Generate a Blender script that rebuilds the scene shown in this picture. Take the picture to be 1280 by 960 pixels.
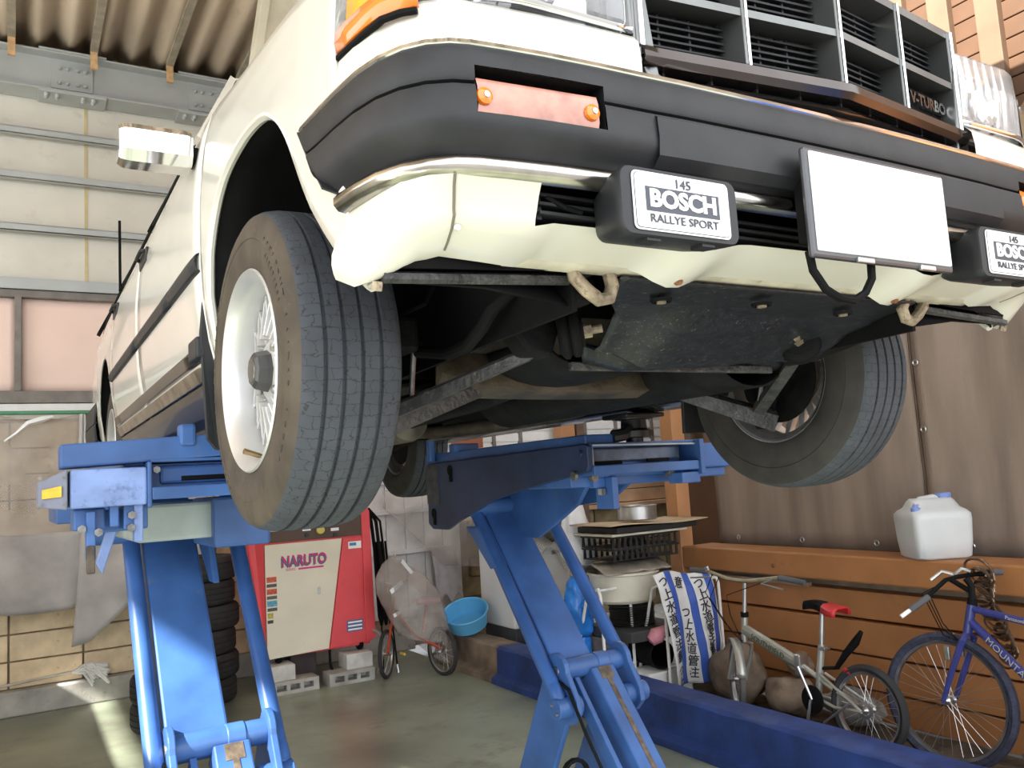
import bpy, bmesh, math, random
from mathutils import Vector, Matrix, noise
random.seed(7)
for _o in list(bpy.data.objects): bpy.data.objects.remove(_o)
SC = bpy.context.scene
COL = SC.collection
PI = math.pi
# ------------------------------------------------------------------ camera
def make_camera():
    yaw, pitch, roll, fpx = .538, .110, -.061, 1050.0
    f = Vector((math.sin(yaw)*math.cos(pitch), math.cos(yaw)*math.cos(pitch), math.sin(pitch)))
    r = Vector((math.cos(yaw), -math.sin(yaw), 0)); u = r.cross(f)
    r2 = math.cos(roll)*r + math.sin(roll)*u; u2 = -math.sin(roll)*r + math.cos(roll)*u
    cd = bpy.data.cameras.new('camera'); cam = bpy.data.objects.new('camera', cd); COL.objects.link(cam)
    cd.sensor_width = 36; cd.lens = fpx/1280*36; cd.clip_start = .05; cd.clip_end = 300
    m = Matrix((r2, u2, -f)).transposed().to_4x4(); m.translation = (-1.21, -1.661, 1.62)
    cam.matrix_world = m; SC.camera = cam
make_camera()
# ------------------------------------------------------------------ light
W = bpy.data.worlds.new('World'); SC.world = W; W.use_nodes = True
_n = W.node_tree.nodes; _n.clear()
_bg = _n.new('ShaderNodeBackground'); _wo = _n.new('ShaderNodeOutputWorld')
_bg.inputs['Color'].default_value = (.93, .965, 1, 1); _bg.inputs['Strength'].default_value = 2.5
W.node_tree.links.new(_bg.outputs[0], _wo.inputs[0])
sd = bpy.data.lights.new('sun', 'SUN'); sun = bpy.data.objects.new('sun', sd); COL.objects.link(sun)
sd.energy = 13; sd.angle = math.radians(.6); sd.color = (1, .95, .84)
SUNDIR = Vector((1.0, .25, -.8))           # direction the light travels
sun.rotation_euler = SUNDIR.to_track_quat('-Z', 'Y').to_euler(); sun.location = (-3, -8, 8)
SC.view_settings.view_transform = 'Standard'; SC.view_settings.look = 'None'
SC.view_settings.gamma = 1; SC.view_settings.use_curve_mapping = False
SC.view_settings.exposure = .5
# ------------------------------------------------------------------ materials
MATS = {}
def mat(name, col, rough=.5, metal=0, var=.12, scale=9, bump=0, bscale=60, coat=0, trans=0, alpha=1, emit=0, dirt=None, dirtamt=.5, ior=1.45, stretch=None, spec=None):
    if name in MATS: return MATS[name]
    m = bpy.data.materials.new(name); m.use_nodes = True; nt = m.node_tree; b = nt.nodes['Principled BSDF']
    L = nt.links.new
    tc = nt.nodes.new('ShaderNodeTexCoord'); mp = nt.nodes.new('ShaderNodeMapping')
    L(tc.outputs['Object'], mp.inputs[0])
    if stretch: mp.inputs['Scale'].default_value = stretch
    if var or dirt:
        nz = nt.nodes.new('ShaderNodeTexNoise'); nz.inputs['Scale'].default_value = scale; nz.inputs['Detail'].default_value = 5
        L(mp.outputs[0], nz.inputs['Vector'])
        mx = nt.nodes.new('ShaderNodeMix'); mx.data_type = 'RGBA'
        c2 = [max(0, c*(1-var*1.6)) for c in col]; c1 = [min(1, c*(1+var)) for c in col]
        mx.inputs[6].default_value = (*c2, 1); mx.inputs[7].default_value = (*c1, 1)
        cr = nt.nodes.new('ShaderNodeMapRange'); cr.inputs[1].default_value = .3; cr.inputs[2].default_value = .7
        L(nz.outputs['Fac'], cr.inputs[0]); L(cr.outputs[0], mx.inputs[0]); out = mx.outputs[2]
        if dirt:
            n2 = nt.nodes.new('ShaderNodeTexNoise'); n2.inputs['Scale'].default_value = scale*2.3; n2.inputs['Detail'].default_value = 8; n2.inputs['Roughness'].default_value = .7
            L(mp.outputs[0], n2.inputs['Vector'])
            r2 = nt.nodes.new('ShaderNodeMapRange'); r2.inputs[1].default_value = .68-.3*dirtamt; r2.inputs[2].default_value = .82-.3*dirtamt
            L(n2.outputs['Fac'], r2.inputs[0])
            m2 = nt.nodes.new('ShaderNodeMix'); m2.data_type = 'RGBA'; L(r2.outputs[0], m2.inputs[0]); L(out, m2.inputs[6]); m2.inputs[7].default_value = (*dirt, 1); out = m2.outputs[2]
        L(out, b.inputs['Base Color'])
    else: b.inputs['Base Color'].default_value = (*col, 1)
    b.inputs['Roughness'].default_value = rough; b.inputs['Metallic'].default_value = metal
    if coat: b.inputs['Coat Weight'].default_value = coat; b.inputs['Coat Roughness'].default_value = .05
    if trans: b.inputs['Transmission Weight'].default_value = trans
    b.inputs['IOR'].default_value = ior
    if spec is not None: b.inputs['Specular IOR Level'].default_value = spec
    if alpha < 1: b.inputs['Alpha'].default_value = alpha
    if emit: b.inputs['Emission Color'].default_value = (*col, 1); b.inputs['Emission Strength'].default_value = emit
    if bump:
        nb = nt.nodes.new('ShaderNodeTexNoise'); nb.inputs['Scale'].default_value = bscale; nb.inputs['Detail'].default_value = 4
        L(mp.outputs[0], nb.inputs['Vector'])
        bp = nt.nodes.new('ShaderNodeBump'); bp.inputs['Strength'].default_value = bump; bp.inputs['Distance'].default_value = .01
        L(nb.outputs['Fac'], bp.inputs['Height']); L(bp.outputs[0], b.inputs['Normal'])
    MATS[name] = m; return m
PAINT = mat('cream car paint', (.77, .75, .67), .26, var=.01, coat=.6)
BLACKTRIM = mat('black bumper plastic', (.022, .023, .0255), .5, var=.2, scale=14, bump=.05, bscale=300)
BLACK = mat('black rubber', (.009, .009, .0095), .65, var=.2, spec=.1)
UNDER = mat('underbody black', (.009, .009, .0095), .62, var=.3, scale=16, bump=.35, bscale=40, dirt=(.06, .052, .04), dirtamt=.12, spec=.15)
GUARD = mat('splash guard plastic', (.014, .016, .020), .38, var=.3, scale=75, bump=.1, bscale=40, dirt=(.26, .25, .21), dirtamt=.30)
ARMMET = mat('greasy arm metal', (.075, .075, .075), .5, .35, var=.35, scale=22, bump=.5, bscale=90, dirt=(.33, .30, .24), dirtamt=.25)
CHROME = mat('chrome', (.78, .78, .79), .08, 1, var=.02)
OLDCHROME = mat('old chrome', (.55, .52, .47), .17, 1, var=.25, scale=16, dirt=(.1, .085, .06), dirtamt=.2)
DARKCHROME = mat('dark glossy strip', (.10, .085, .08), .12, .8, var=.2, scale=4)
ALLOY = mat('alloy rim', (.66, .66, .66), .42, .6, var=.06, scale=9)
ALLOYD = mat('dull inner rim', (.27, .265, .26), .5, .6, var=.25, scale=9, dirt=(.09, .08, .07), dirtamt=.3)
GRILLEM = mat('grille grey metal', (.20, .205, .20), .33, .75, var=.15)
PLATE = mat('plate white', (.92, .93, .93), .4, var=0)
STEEL = mat('steel', (.5, .5, .5), .32, .9, var=.15)
BOLTM = mat('bolt steel', (.20, .20, .20), .4, .7, var=.25, scale=60)
RUSTY = mat('rusty bolt', (.28, .12, .06), .7, .3, var=.3, scale=60)
HOOK = mat('rusty hook', (.40, .33, .24), .6, .4, var=.35, scale=35, dirt=(.16, .10, .06), dirtamt=.5)
GLASSD = mat('dark car glass', (.02, .025, .028), .05, var=0, coat=1)
ORANGE = mat('orange lens', (.95, .22, .015), .12, var=.05, coat=.8, emit=0)
CLEARL = mat('clear lens', (.93, .94, .95), .05, var=0, trans=.85)
PINKLENS = mat('faded indicator lens', (.56, .24, .17), .12, var=.2, scale=30, coat=.8)
REFLECT = mat('lamp reflector', (.85, .86, .88), .1, 1, var=.1, scale=30)
BLUE = mat('lift blue paint', (.048, .125, .345), .4, var=.18, scale=6, bump=.04, bscale=50, dirt=(.10, .14, .24), dirtamt=.25)
BLUE2 = mat('worn blue paint', (.22, .32, .62), .42, var=.2, scale=10, dirt=(.07, .13, .30), dirtamt=.4)
BLUEROD = mat('rod blue paint', (.042, .115, .34), .38, var=.22, scale=5, dirt=(.12, .15, .22), dirtamt=.12)
GREASE = mat('grease brown', (.13, .10, .075), .55, var=.4, scale=30)
# ------------------------------------------------------------------ mesh helpers
class MB:
    def __init__(s): s.v = []; s.f = []; s.uv = None
    def add(s, vs, fs):
        o = len(s.v); s.v += [Vector(p) for p in vs]; s.f += [tuple(i+o for i in f) for f in fs]; return s
    def box(s, c, d, rot=None):
        x, y, z = d[0]/2, d[1]/2, d[2]/2
        P = [Vector(p) for p in ((-x,-y,-z),(x,-y,-z),(x,y,-z),(-x,y,-z),(-x,-y,z),(x,-y,z),(x,y,z),(-x,y,z))]
        if rot is not None:
            R = rot if isinstance(rot, Matrix) else Matrix.Rotation(rot[2], 3, 'Z') @ Matrix.Rotation(rot[1], 3, 'Y') @ Matrix.Rotation(rot[0], 3, 'X')
            P = [R @ p for p in P]
        return s.add([p+Vector(c) for p in P], [(0,3,2,1),(4,5,6,7),(0,1,5,4),(1,2,6,5),(2,3,7,6),(3,0,4,7)])
    def bb(s, x0, x1, y0, y1, z0, z1): return s.box(((x0+x1)/2, (y0+y1)/2, (z0+z1)/2), (abs(x1-x0), abs(y1-y0), abs(z1-z0)))
    def cyl(s, p0, p1, r0, r1=None, n=16, cap=True):
        return s.lathe([(r0, 0), (r0 if r1 is None else r1, (Vector(p1)-Vector(p0)).length)], p0, Vector(p1)-Vector(p0), n, cap)
    def lathe(s, prof, o, ax, n=24, cap=False, arc=2*PI, start=0):
        a = Vector(ax).normalized(); t = Vector((0,0,1)) if abs(a.z) < .9 else Vector((1,0,0))
        e1 = (t - a*t.dot(a)).normalized(); e2 = a.cross(e1); o = Vector(o)
        full = abs(arc-2*PI) < 1e-6; m = n if full else n+1
        vs = []
        for i in range(m):
            th = start + arc*i/n
            d = e1*math.cos(th) + e2*math.sin(th)
            vs += [o + a*h + d*r for r, h in prof]
        k = len(prof); fs = []
        for i in range(n):
            j = (i+1) % m
            for q in range(k-1): fs.append((i*k+q, j*k+q, j*k+q+1, i*k+q+1))
        if cap:
            fs.append(tuple(i*k for i in range(m))[::-1]); fs.append(tuple(i*k+k-1 for i in range(m)))
        return s.add(vs, fs)
    def tube(s, pts, r, n=8, closed=False, cap=True):
        P = [Vector(p) for p in pts]; N = len(P); rr = r if isinstance(r, (list, tuple)) else [r]*N
        T = []
        for i in range(N):
            if closed: d = P[(i+1) % N] - P[i-1]
            else: d = P[min(i+1, N-1)] - P[max(i-1, 0)]
            T.append(d.normalized() if d.length > 1e-9 else Vector((0,0,1)))
        up = Vector((0,0,1)) if abs(T[0].z) < .9 else Vector((1,0,0))
        e1 = (up - T[0]*up.dot(T[0])).normalized(); vs = []
        for i in range(N):
            e1 = (e1 - T[i]*e1.dot(T[i])).normalized(); e2 = T[i].cross(e1)
            vs += [P[i] + (e1*math.cos(2*PI*k/n) + e2*math.sin(2*PI*k/n))*rr[i] for k in range(n)]
        fs = []
        for i in range(N if closed else N-1):
            j = (i+1) % N
            for k in range(n): fs.append((i*n+k, i*n+(k+1) % n, j*n+(k+1) % n, j*n+k))
        if cap and not closed: fs.append(tuple(range(n))[::-1]); fs.append(tuple((N-1)*n+k for k in range(n)))
        return s.add(vs, fs)
    def prism(s, poly, ext):
        n = len(poly); e = Vector(ext); P = [Vector(p) for p in poly]
        return s.add(P+[p+e for p in P], [tuple(range(n))[::-1], tuple(range(n, 2*n))] + [(i, (i+1) % n, n+(i+1) % n, n+i) for i in range(n)])
    def rows(s, R, closed=False, skip=None):
        n = len(R[0]); vs = [p for r in R for p in r]; fs = []
        for i in range(len(R)-1):
            for k in range(n if closed else n-1):
                if skip and skip(i, k): continue
                fs.append((i*n+k, i*n+(k+1) % n, (i+1)*n+(k+1) % n, (i+1)*n+k))
        return s.add(vs, fs)
    def sweep(s, path, prof, skip=None):
        """path: (x,y) list, left to right round the front; prof: (offset outward, z)"""
        N = len(path); nn = []
        for i in range(N):
            a = Vector(path[max(i-1,0)]); b = Vector(path[min(i+1,N-1)]); t = (b-a).normalized()
            nn.append(Vector((t.y, -t.x)))
        R = [[(path[i][0]+nn[i].x*o, path[i][1]+nn[i].y*o, z) for o, z in prof] for i in range(N)]
        return s.rows(R, skip=skip)
    def mirror_x(s):
        n = len(s.v); s.v += [Vector((-p.x, p.y, p.z)) for p in s.v]; s.f += [tuple(i+n for i in f[::-1]) for f in s.f]; return s
    def xf(s, M):
        s.v = [M @ p for p in s.v]; return s
    def build(s, name, m, parent=None, smooth=False, bevel=0, solid=0, sub=0, loc=None, norm=True, auto=35):
        me = bpy.data.meshes.new(name); me.from_pydata([tuple(p) for p in s.v], [], s.f); me.validate()
        if norm:
            bm = bmesh.new(); bm.from_mesh(me); bmesh.ops.recalc_face_normals(bm, faces=bm.faces); bm.to_mesh(me); bm.free()
        me.materials.append(m)
        o = bpy.data.objects.new(name, me); COL.objects.link(o)
        if parent is not None:
            o.parent = parent
            if parent.type == 'EMPTY' and not parent.get('_local'): o.location = -Vector(parent.location)
        if loc: o.location = loc
        if smooth:
            me.shade_smooth()
            try: me.set_sharp_from_angle(angle=math.radians(auto))
            except Exception: pass
        if solid:
            q = o.modifiers.new('Solid', 'SOLIDIFY'); q.thickness = solid; q.offset = 0
        if bevel:
            q = o.modifiers.new('Bevel', 'BEVEL'); q.width = bevel; q.segments = 2; q.limit_method = 'ANGLE'; q.angle_limit = math.radians(35); q.harden_normals = False
        if sub:
            q = o.modifiers.new('Sub', 'SUBSURF'); q.levels = sub; q.render_levels = sub
        return o
def thing(name, label, cat, loc=(0,0,0), group=None, local=False, rot=(0,0,0)):
    o = bpy.data.objects.new(name, None); COL.objects.link(o); o.location = loc; o.rotation_euler = rot
    o.empty_display_size = .1
    o['label'] = label; o['category'] = cat
    if group: o['group'] = group
    if local: o['_local'] = 1
    return o
def tag(o, label, cat, group=None, kind=None):
    if label: o['label'] = label
    if cat: o['category'] = cat
    if group: o['group'] = group
    if kind: o['kind'] = kind
    return o
def struct(o): o['kind'] = 'structure'; return o
def piece_copy(o, parent, loc=None, rot=None):
    c = o.copy(); COL.objects.link(c); c.parent = parent
    for k in ('label', 'category', 'group'):
        if k in c.keys(): del c[k]
    if loc is not None: c.location = loc
    if rot is not None: c.rotation_euler = rot
    return c
def copy_tree(o, parent=None):
    c = o.copy(); COL.objects.link(c); c.parent = parent
    for ch in list(o.children): copy_tree(ch, c)
    return c
def text_mesh(name, body, size, m, M, parent=None, depth=.001, shear=0, bold=0, sx=1, align='CENTER'):
    cu = bpy.data.curves.new(name, 'FONT'); cu.body = body; cu.size = size; cu.extrude = depth; cu.align_x = align; cu.align_y = 'CENTER'; cu.shear = shear; cu.offset = bold; cu.resolution_u = 3
    t = bpy.data.objects.new('tmp_text', cu); COL.objects.link(t)
    dg = bpy.context.evaluated_depsgraph_get(); me = bpy.data.meshes.new_from_object(t.evaluated_get(dg))
    bpy.data.objects.remove(t); bpy.data.curves.remove(cu)
    me.transform(Matrix.Diagonal((sx, 1, 1, 1))); me.transform(M); me.materials.clear(); me.materials.append(m); me.name = name
    o = bpy.data.objects.new(name, me); COL.objects.link(o)
    if parent is not None:
        o.parent = parent
        if parent.type == 'EMPTY' and not parent.get('_local'): o.location = -Vector(parent.location)
    return o
def frame(o, right, up):
    r = Vector(right).normalized(); u = Vector(up); u = (u - r*u.dot(r)).normalized(); n = r.cross(u)
    m = Matrix((r, u, n)).transposed().to_4x4(); m.translation = Vector(o); return m
def ip(x, X, Y):
    if x <= X[0]: return Y[0]
    for i in range(len(X)-1):
        if x <= X[i+1]: return Y[i] + (Y[i+1]-Y[i])*(x-X[i])/(X[i+1]-X[i])
    return Y[-1]
def arc_pts(c, e1, e2, r, a0, a1, n):
    c = Vector(c); e1 = Vector(e1); e2 = Vector(e2)
    return [c + e1*(r*math.cos(a0+(a1-a0)*i/n)) + e2*(r*math.sin(a0+(a1-a0)*i/n)) for i in range(n+1)]
# ================================================================== the place
CONC = mat('concrete', (.44, .43, .40), .8, var=.2, scale=5, bump=.25, bscale=60, dirt=(.22, .20, .17), dirtamt=.25)
FLOORM = mat('worn green floor paint', (.26, .295, .225), .3, var=.3, scale=1.1, bump=.03, bscale=30, dirt=(.18, .185, .15), dirtamt=.55)
BOUNCEM = mat('pale bounce concrete', (.56, .54, .50), .9, var=.15, scale=3)
BLOCKM = mat('beige wall block', (.86, .69, .46), .85, var=.14, scale=7, bump=.3, bscale=30, dirt=(.42, .31, .19), dirtamt=.25)
STONEM = mat('olive stone block', (.27, .215, .12), .85, var=.3, scale=8, bump=.4, bscale=30, dirt=(.12, .10, .06), dirtamt=.3)
MORTAR = mat('dark mortar', (.32, .26, .19), .9, var=.2)
PANELM = mat('cream wall panel', (.74, .715, .635), .55, var=.06, scale=2.2, dirt=(.64, .60, .51), dirtamt=.35)
GIRT = mat('grey painted steel', (.47, .50, .50), .42, var=.06, scale=3)
GIRTD = mat('dark frame', (.22, .20, .18), .6, var=.15)
PINK = mat('pink roll curtain', (.92, .70, .61), .75, var=.04, scale=1.6, bump=.12, bscale=3)
SLATE = mat('corrugated cement roof', (.82, .69, .54), .85, var=.14, scale=3, bump=.15, bscale=30, dirt=(.66, .53, .40), dirtamt=.3, stretch=(1, .25, 1))
TIMBER = mat('grey batten', (.40, .36, .28), .7, var=.2, scale=8)
TIMBERE = mat('fresh sawn wood', (.72, .47, .24), .7, var=.15, scale=20)
CREAMP = mat('cream post paint', (.80, .76, .60), .5, var=.08, scale=4)
BROWNP = mat('brown painted steel', (.42, .185, .07), .5, var=.1, scale=3, dirt=(.32, .145, .056), dirtamt=.3)
TANW = mat('tan painted wood', (.50, .25, .115), .6, var=.1, scale=4)
TANW2 = mat('tan board', (.40, .19, .085), .65, var=.12, scale=4)
TANL = mat('light tan board', (.56, .36, .215), .65, var=.1, scale=4)
MESHT = mat('brown shade net', (.31, .245, .20), .85, var=.2, scale=2.2, bump=.4, bscale=160, stretch=(1, 2.2, .35))
SOILM = mat('soil', (.10, .075, .055), .95, var=.4, scale=9, bump=.8, bscale=50)
WHITEW = mat('white window panel', (.86, .86, .84), .4, var=.04)
VINYL = mat('dirty clear vinyl', (.66, .58, .51), .2, var=.18, scale=2.5, alpha=.40, bump=.5, bscale=4)
POLY = mat('clear polythene', (.66, .63, .60), .1, var=.15, scale=5, alpha=.33, bump=.9, bscale=9)
BLUEC = mat('blue kerb paint', (.02, .05, .20), .5, var=.25, scale=5, bump=.35, bscale=25, dirt=(.03, .05, .14), dirtamt=.3)

ZF = 0.0
struct(MB().bb(-3.4, 2.12, -2.2, 6.4, -.12, 0).build('floor', FLOORM))
struct(MB().bb(-60, 60, -60, 60, -.4, -.125).build('ground', mat('dark asphalt', (.16, .16, .165), .9, var=.15, scale=3)))
struct(MB().bb(-16, -3.4, -1.5, 16, -.12, -.02).build('bounce_slab', BOUNCEM))  # pale slab added out of view to bounce sunlight onto roof and car
# ---- back wall: a backing slab, blocks below, panels and steel above
YB = 6.36
wb = struct(MB().bb(-7.5, 2.75, YB, YB+.14, 0, 5.7).build('wall_back', MORTAR))
struct(MB().bb(-7.5, 2.2, 6.2, YB, 0, .19).build('baseboard_back', CONC, bevel=.012))
def block_mesh(sx, sy, sz, m, nm): return MB().box((0,0,0), (sx, sy, sz)).build(nm, m, wb, bevel=.006)
b0 = None; rng = random.Random(3)
for r in range(10):
    z = .195+.1+r*.212
    for c in range(9):
        x = -3.10 + c*.53
        if x > 1.4: continue
        if b0 is None: b0 = block_mesh(.515, .05, .2, BLOCKM, 'block'); o = b0
        else: o = piece_copy(b0, wb)
        o.location = (x, YB-.02+rng.uniform(-.004, .004), z)
# white boarded section right of the pump
sb = None
for i in range(6):
    if sb is None: sb = MB().bb(-.1, .1, -.02, .02, 0, 1.95).build('siding_board', mat('white siding', (.70, .70, .69), .5, var=.06), wb, bevel=.004); o = sb
    else: o = piece_copy(sb, wb)
    o.location = (1.68+i*.205, YB-.02, .3)
for i, z in enumerate((.92, 1.32, 1.62)):
    struct(MB().bb(1.6, 2.7, YB-.09, YB-.045, z, z+.045).build('trim_%d' % (20+i), mat('white rail', (.74, .75, .75), .45, var=.05), bevel=.004))
# steel wall panels with seams
for i in range(6):
    x0 = -3.1 + i*1.21
    MB().bb(x0+.004, x0+1.206, YB-.05, YB, 3.46, 5.5).build('wall_panel', PANELM, wb, bevel=.004)
for i in range(5):
    x = -3.1 + (i+1)*1.21
    MB().bb(x-.012, x+.012, YB-.056, YB-.04, 3.46, 5.2).build('panel_seam', mat('yellowed seam', (.66, .56, .30), .6, var=.1), wb)
for i, z in enumerate((3.40, 3.90, 4.35, 4.74)):
    h = .10 if i == 0 else .062
    g = MB(); g.bb(-4.5, 3.0, 6.20, YB-.05, z+h-.008, z+h); g.bb(-4.5, 3.0, 6.20, 6.208, z, z+h); g.bb(-4.5, 3.0, 6.20, 6.25, z, z+.006)
    struct(g.build('trim_%d' % (i+1), GIRT))
# window band with pink curtains
fr = MB(); fr.bb(-4.5, 2.9, 6.22, YB, 2.46, 2.56); fr.bb(-4.5, 2.9, 6.22, YB, 3.34, 3.41)
struct(fr.build('trim_6', GIRTD, bevel=.004))
for i, x in enumerate((-2.37, -1.19, .0, 1.2, 2.4)):
    struct(MB().bb(x-.025, x+.025, 6.21, YB, 2.56, 3.34).build('trim_%d' % (10+i), GIRTD, bevel=.003))
for i, x in enumerate((-2.37, -1.19, .0, 1.2)):
    R = []
    for a in range(25):
        xx = x+.026+(1.19-.052)*a/24
        R.append([(xx, 6.29+.010*math.sin(zz*5+xx*4)+.008*noise.noise(Vector((xx*3, zz*2, i))), zz) for zz in [2.56+.78*k/10 for k in range(11)]])
    tag(MB().rows(R).build('roll_curtain', PINK, smooth=True, solid=.004),
        ['pink roll curtain far left in the window band', 'wide pink roll curtain beside the dark window post', 'pink roll curtain hidden behind the car body', 'pink roll curtain above the red pump cabinet'][i], 'curtain', 'pink curtains in the window band')
struct(MB().bb(-4.5, 2.0, 6.24, YB, 2.33, 2.455).build('trim_7', WHITEW))
tag(MB().tube([(-3.5, 6.14, 2.375), (2.0, 6.14, 2.365)], .017, 10).build('sheet_rail', mat('green plastic rail', (.10, .30, .17), .5, var=.1), smooth=True), 'thin green rail holding the top of the vinyl sheets', 'rail')
# top I beam with splices
BM = thing('steel_beam', 'pale grey bolted steel I beam running under the corrugated roof', 'beam', (0, 6.2, 5.1))
MB().bb(-5, 6, 6.06, 6.30, 5.105, 5.122).build('flange', GIRT, BM, bevel=.003)
MB().bb(-5, 6, 6.06, 6.30, 5.44, 5.457).build('flange', GIRT, BM, bevel=.003)
MB().bb(-5, 6, 6.17, 6.185, 5.12, 5.445).build('web', GIRT, BM)
bolt0 = None
for x in (-.79, .32, 1.5):
    MB().bb(x-.16, x+.16, 6.155, 6.17, 5.17, 5.40).build('splice_plate', GIRT, BM, bevel=.003)
    MB().bb(x-.26, x+.26, 6.05, 6.30, 5.085, 5.105).build('splice_plate', GIRT, BM, bevel=.003)
    MB().bb(x-.26, x+.26, 6.05, 6.30, 5.457, 5.475).build('splice_plate', GIRT, BM, bevel=.003)
    for dx in (-.10, -.04, .04, .10):
        for z in (5.22, 5.35):
            if bolt0 is None:
                bolt0 = MB().lathe([(.0, .03), (.012, .028), (.017, .018), (.018, 0)], (0,0,0), (0,-1,0), 8).build('bolt', GIRT, BM, smooth=True); o = bolt0
            else: o = piece_copy(bolt0, BM)
            o.location = Vector((x+dx, 6.155, z))-Vector(BM.location)
    for dx in (-.2, -.12, .08, .16):
        for y in (6.09, 6.14):
            o = piece_copy(bolt0, BM); o.location = Vector((x+dx, y, 5.085))-Vector(BM.location); o.rotation_euler = (PI/2, 0, 0)
# corrugated roof
X0, X1, Y0, Y1 = -7.54, 3.55, -3.2, 6.45
def roofz(x): return 5.575 + .052*math.sin(2*PI*x/.245)
N = int((X1-X0)/.245*10)
R = [[(X0+(X1-X0)*i/N, y, roofz(X0+(X1-X0)*i/N)) for y in (Y0, 1.3, Y1)] for i in range(N+1)]
NX = int(1.24/(X1-X0)*N)  # unseen roof corner cut back, shaped to let sun reach the left arm
struct(MB().rows(R, skip=lambda i, k: i < NX and k == 0).build('ceiling', SLATE, smooth=True, solid=.012, auto=60))
for i in range(9):
    x = -3.09+.615*i
    B = thing('roof_batten', ['grey roof batten %s with a fresh sawn end over the beam' % w for w in ('first from left', 'second from left', 'third from left', 'in the upper left corner', 'past the first splice', 'mid beam', 'above the chrome mirror', 'beside the cream post', 'behind the bonnet')][i], 'batten', (x, 2, 5.48), 'roof battens')
    MB().bb(x-.03, x+.03, -3, 6.02, 5.49, 5.53).build('strip', TIMBER, B)
    MB().bb(x-.028, x+.028, 6.02, 6.05, 5.34, 5.53).build('sawn_end', TIMBERE, B)
# cream sloping post at the roof
CP = thing('sloping_post', 'cream painted steel post with a square hole behind the car bonnet', 'post', (.5, 4, 3.9))
a = Vector((.02, 3.9, 3.6)); d = Vector((.175, .12, 1.0)).normalized(); sdv = Vector((1, .02, -.17)).normalized(); nv = sdv.cross(d)
def cpb(u0, u1, v0, v1, w0, w1, nm, m=CREAMP):
    P = [a+sdv*u+nv*w+d*v for w in (w0, w1) for u, v in ((u0, v0), (u1, v0), (u1, v1), (u0, v1))]
    return MB().add(P, [(0,1,2,3),(7,6,5,4),(0,4,5,1),(1,5,6,2),(2,6,7,3),(3,7,4,0)]).build(nm, m, CP, bevel=.004)
cpb(0, .06, 0, 2.6, -.02, .12, 'flange'); cpb(.06, .40, 0, 2.6, .05, .07, 'web'); cpb(.40, .46, 0, 2.6, -.02, .12, 'flange'); cpb(.075, .10, 0, 2.6, .0, .05, 'rib')
for v in (1.12, 1.62): cpb(.17, .24, v, v+.1, -.0, .052, 'hole_plate', BLACK)
cpb(.10, .28, .93, .97, -.05, .05, 'bracket', RUSTY)
# ---- right side: low wall of brown planks, big beam, shade net
wr = struct(MB().bb(3.52, 3.6, -3.5, 3.44, 0, .83).build('wall_right', MORTAR))
for i, (z0, z1, x) in enumerate(((.60, .77, 3.40), (.385, .585, 3.375), (.17, .37, 3.39), (-.02, .155, 3.41))):
    MB().bb(x, 3.54, -3.5, 3.44, z0, z1).build('plank', BROWNP, wr, bevel=.006)
BMR = thing('brown_beam', 'long brown painted steel beam under the shade net carrying the water jug', 'beam', (3.4, 0, .83))
MB().bb(3.30, 3.62, -3.5, 3.45, .835, 1.0).build('box_section', BROWNP, BMR, bevel=.012)
for y in (2.53, .3): MB().lathe([(0, .012), (.012, .012), (.016, .006), (.017, 0)], (3.30, y, .905), (-1,0,0), 6).build('bolt', RUSTY, BMR)
MB().bb(3.36, 3.395, 2.3, 3.3, .775, .80).build('loose_plank', mat('weathered board', (.33, .25, .19), .8, var=.2), BMR)
# shade net with hem and grommets
NET = thing('shade_net', 'brown woven shade net hanging on the right side behind the front wheel', 'net', (3.69, 0, 1))
def nety(y, z): return 3.69 + .007*math.sin(y*6.3+2*noise.noise(Vector((y, 0, 7))))+.03*noise.noise(Vector((y*1.3, z*.5, 9)))+.008*noise.noise(Vector((y*6, z*.8, 5))) + .015*noise.noise(Vector((y*2.5, z*1.2, 1))) + .006*noise.noise(Vector((y*9, z*3, 4)))
for j, (ya, yb) in enumerate(((3.42, 1.585), (1.57, -3.4))):
    nY = int(abs(ya-yb)/.05)
    R = [[(nety(ya+(yb-ya)*i/nY, 1+2.4*k/20)-(.012 if j else 0), ya+(yb-ya)*i/nY, .985+2.5*k/20) for k in range(21)] for i in range(nY+1)]
    MB().rows(R).build('net_panel', MESHT, NET, smooth=True, solid=.004)
    MB().tube([(nety(yb if not j else ya, 1+2.4*k/20)-.01, yb if not j else ya, .985+2.5*k/20) for k in range(21)], .007, 6).build('hem', mat('dark hem', (.11, .075, .055), .9), NET)
gm = None
for y, z in [(1.55, 1.76+.42*i) for i in range(4)]+[(3.2-.62*i, 1.045) for i in range(7)]:
    o = MB().lathe([(.011, 0), (.016, .004), (.021, 0)], (nety(y, z)-.025, y, z), (-1,0,0), 12).build('grommet', STEEL, NET, smooth=True)
# corner post at the end of the net
tag(MB().bb(3.30, 3.43, 3.46, 3.60, 0, 4.3).build('wooden_post', TANW, bevel=.006), 'square tan timber post at the far end of the shade net', 'post')
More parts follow.
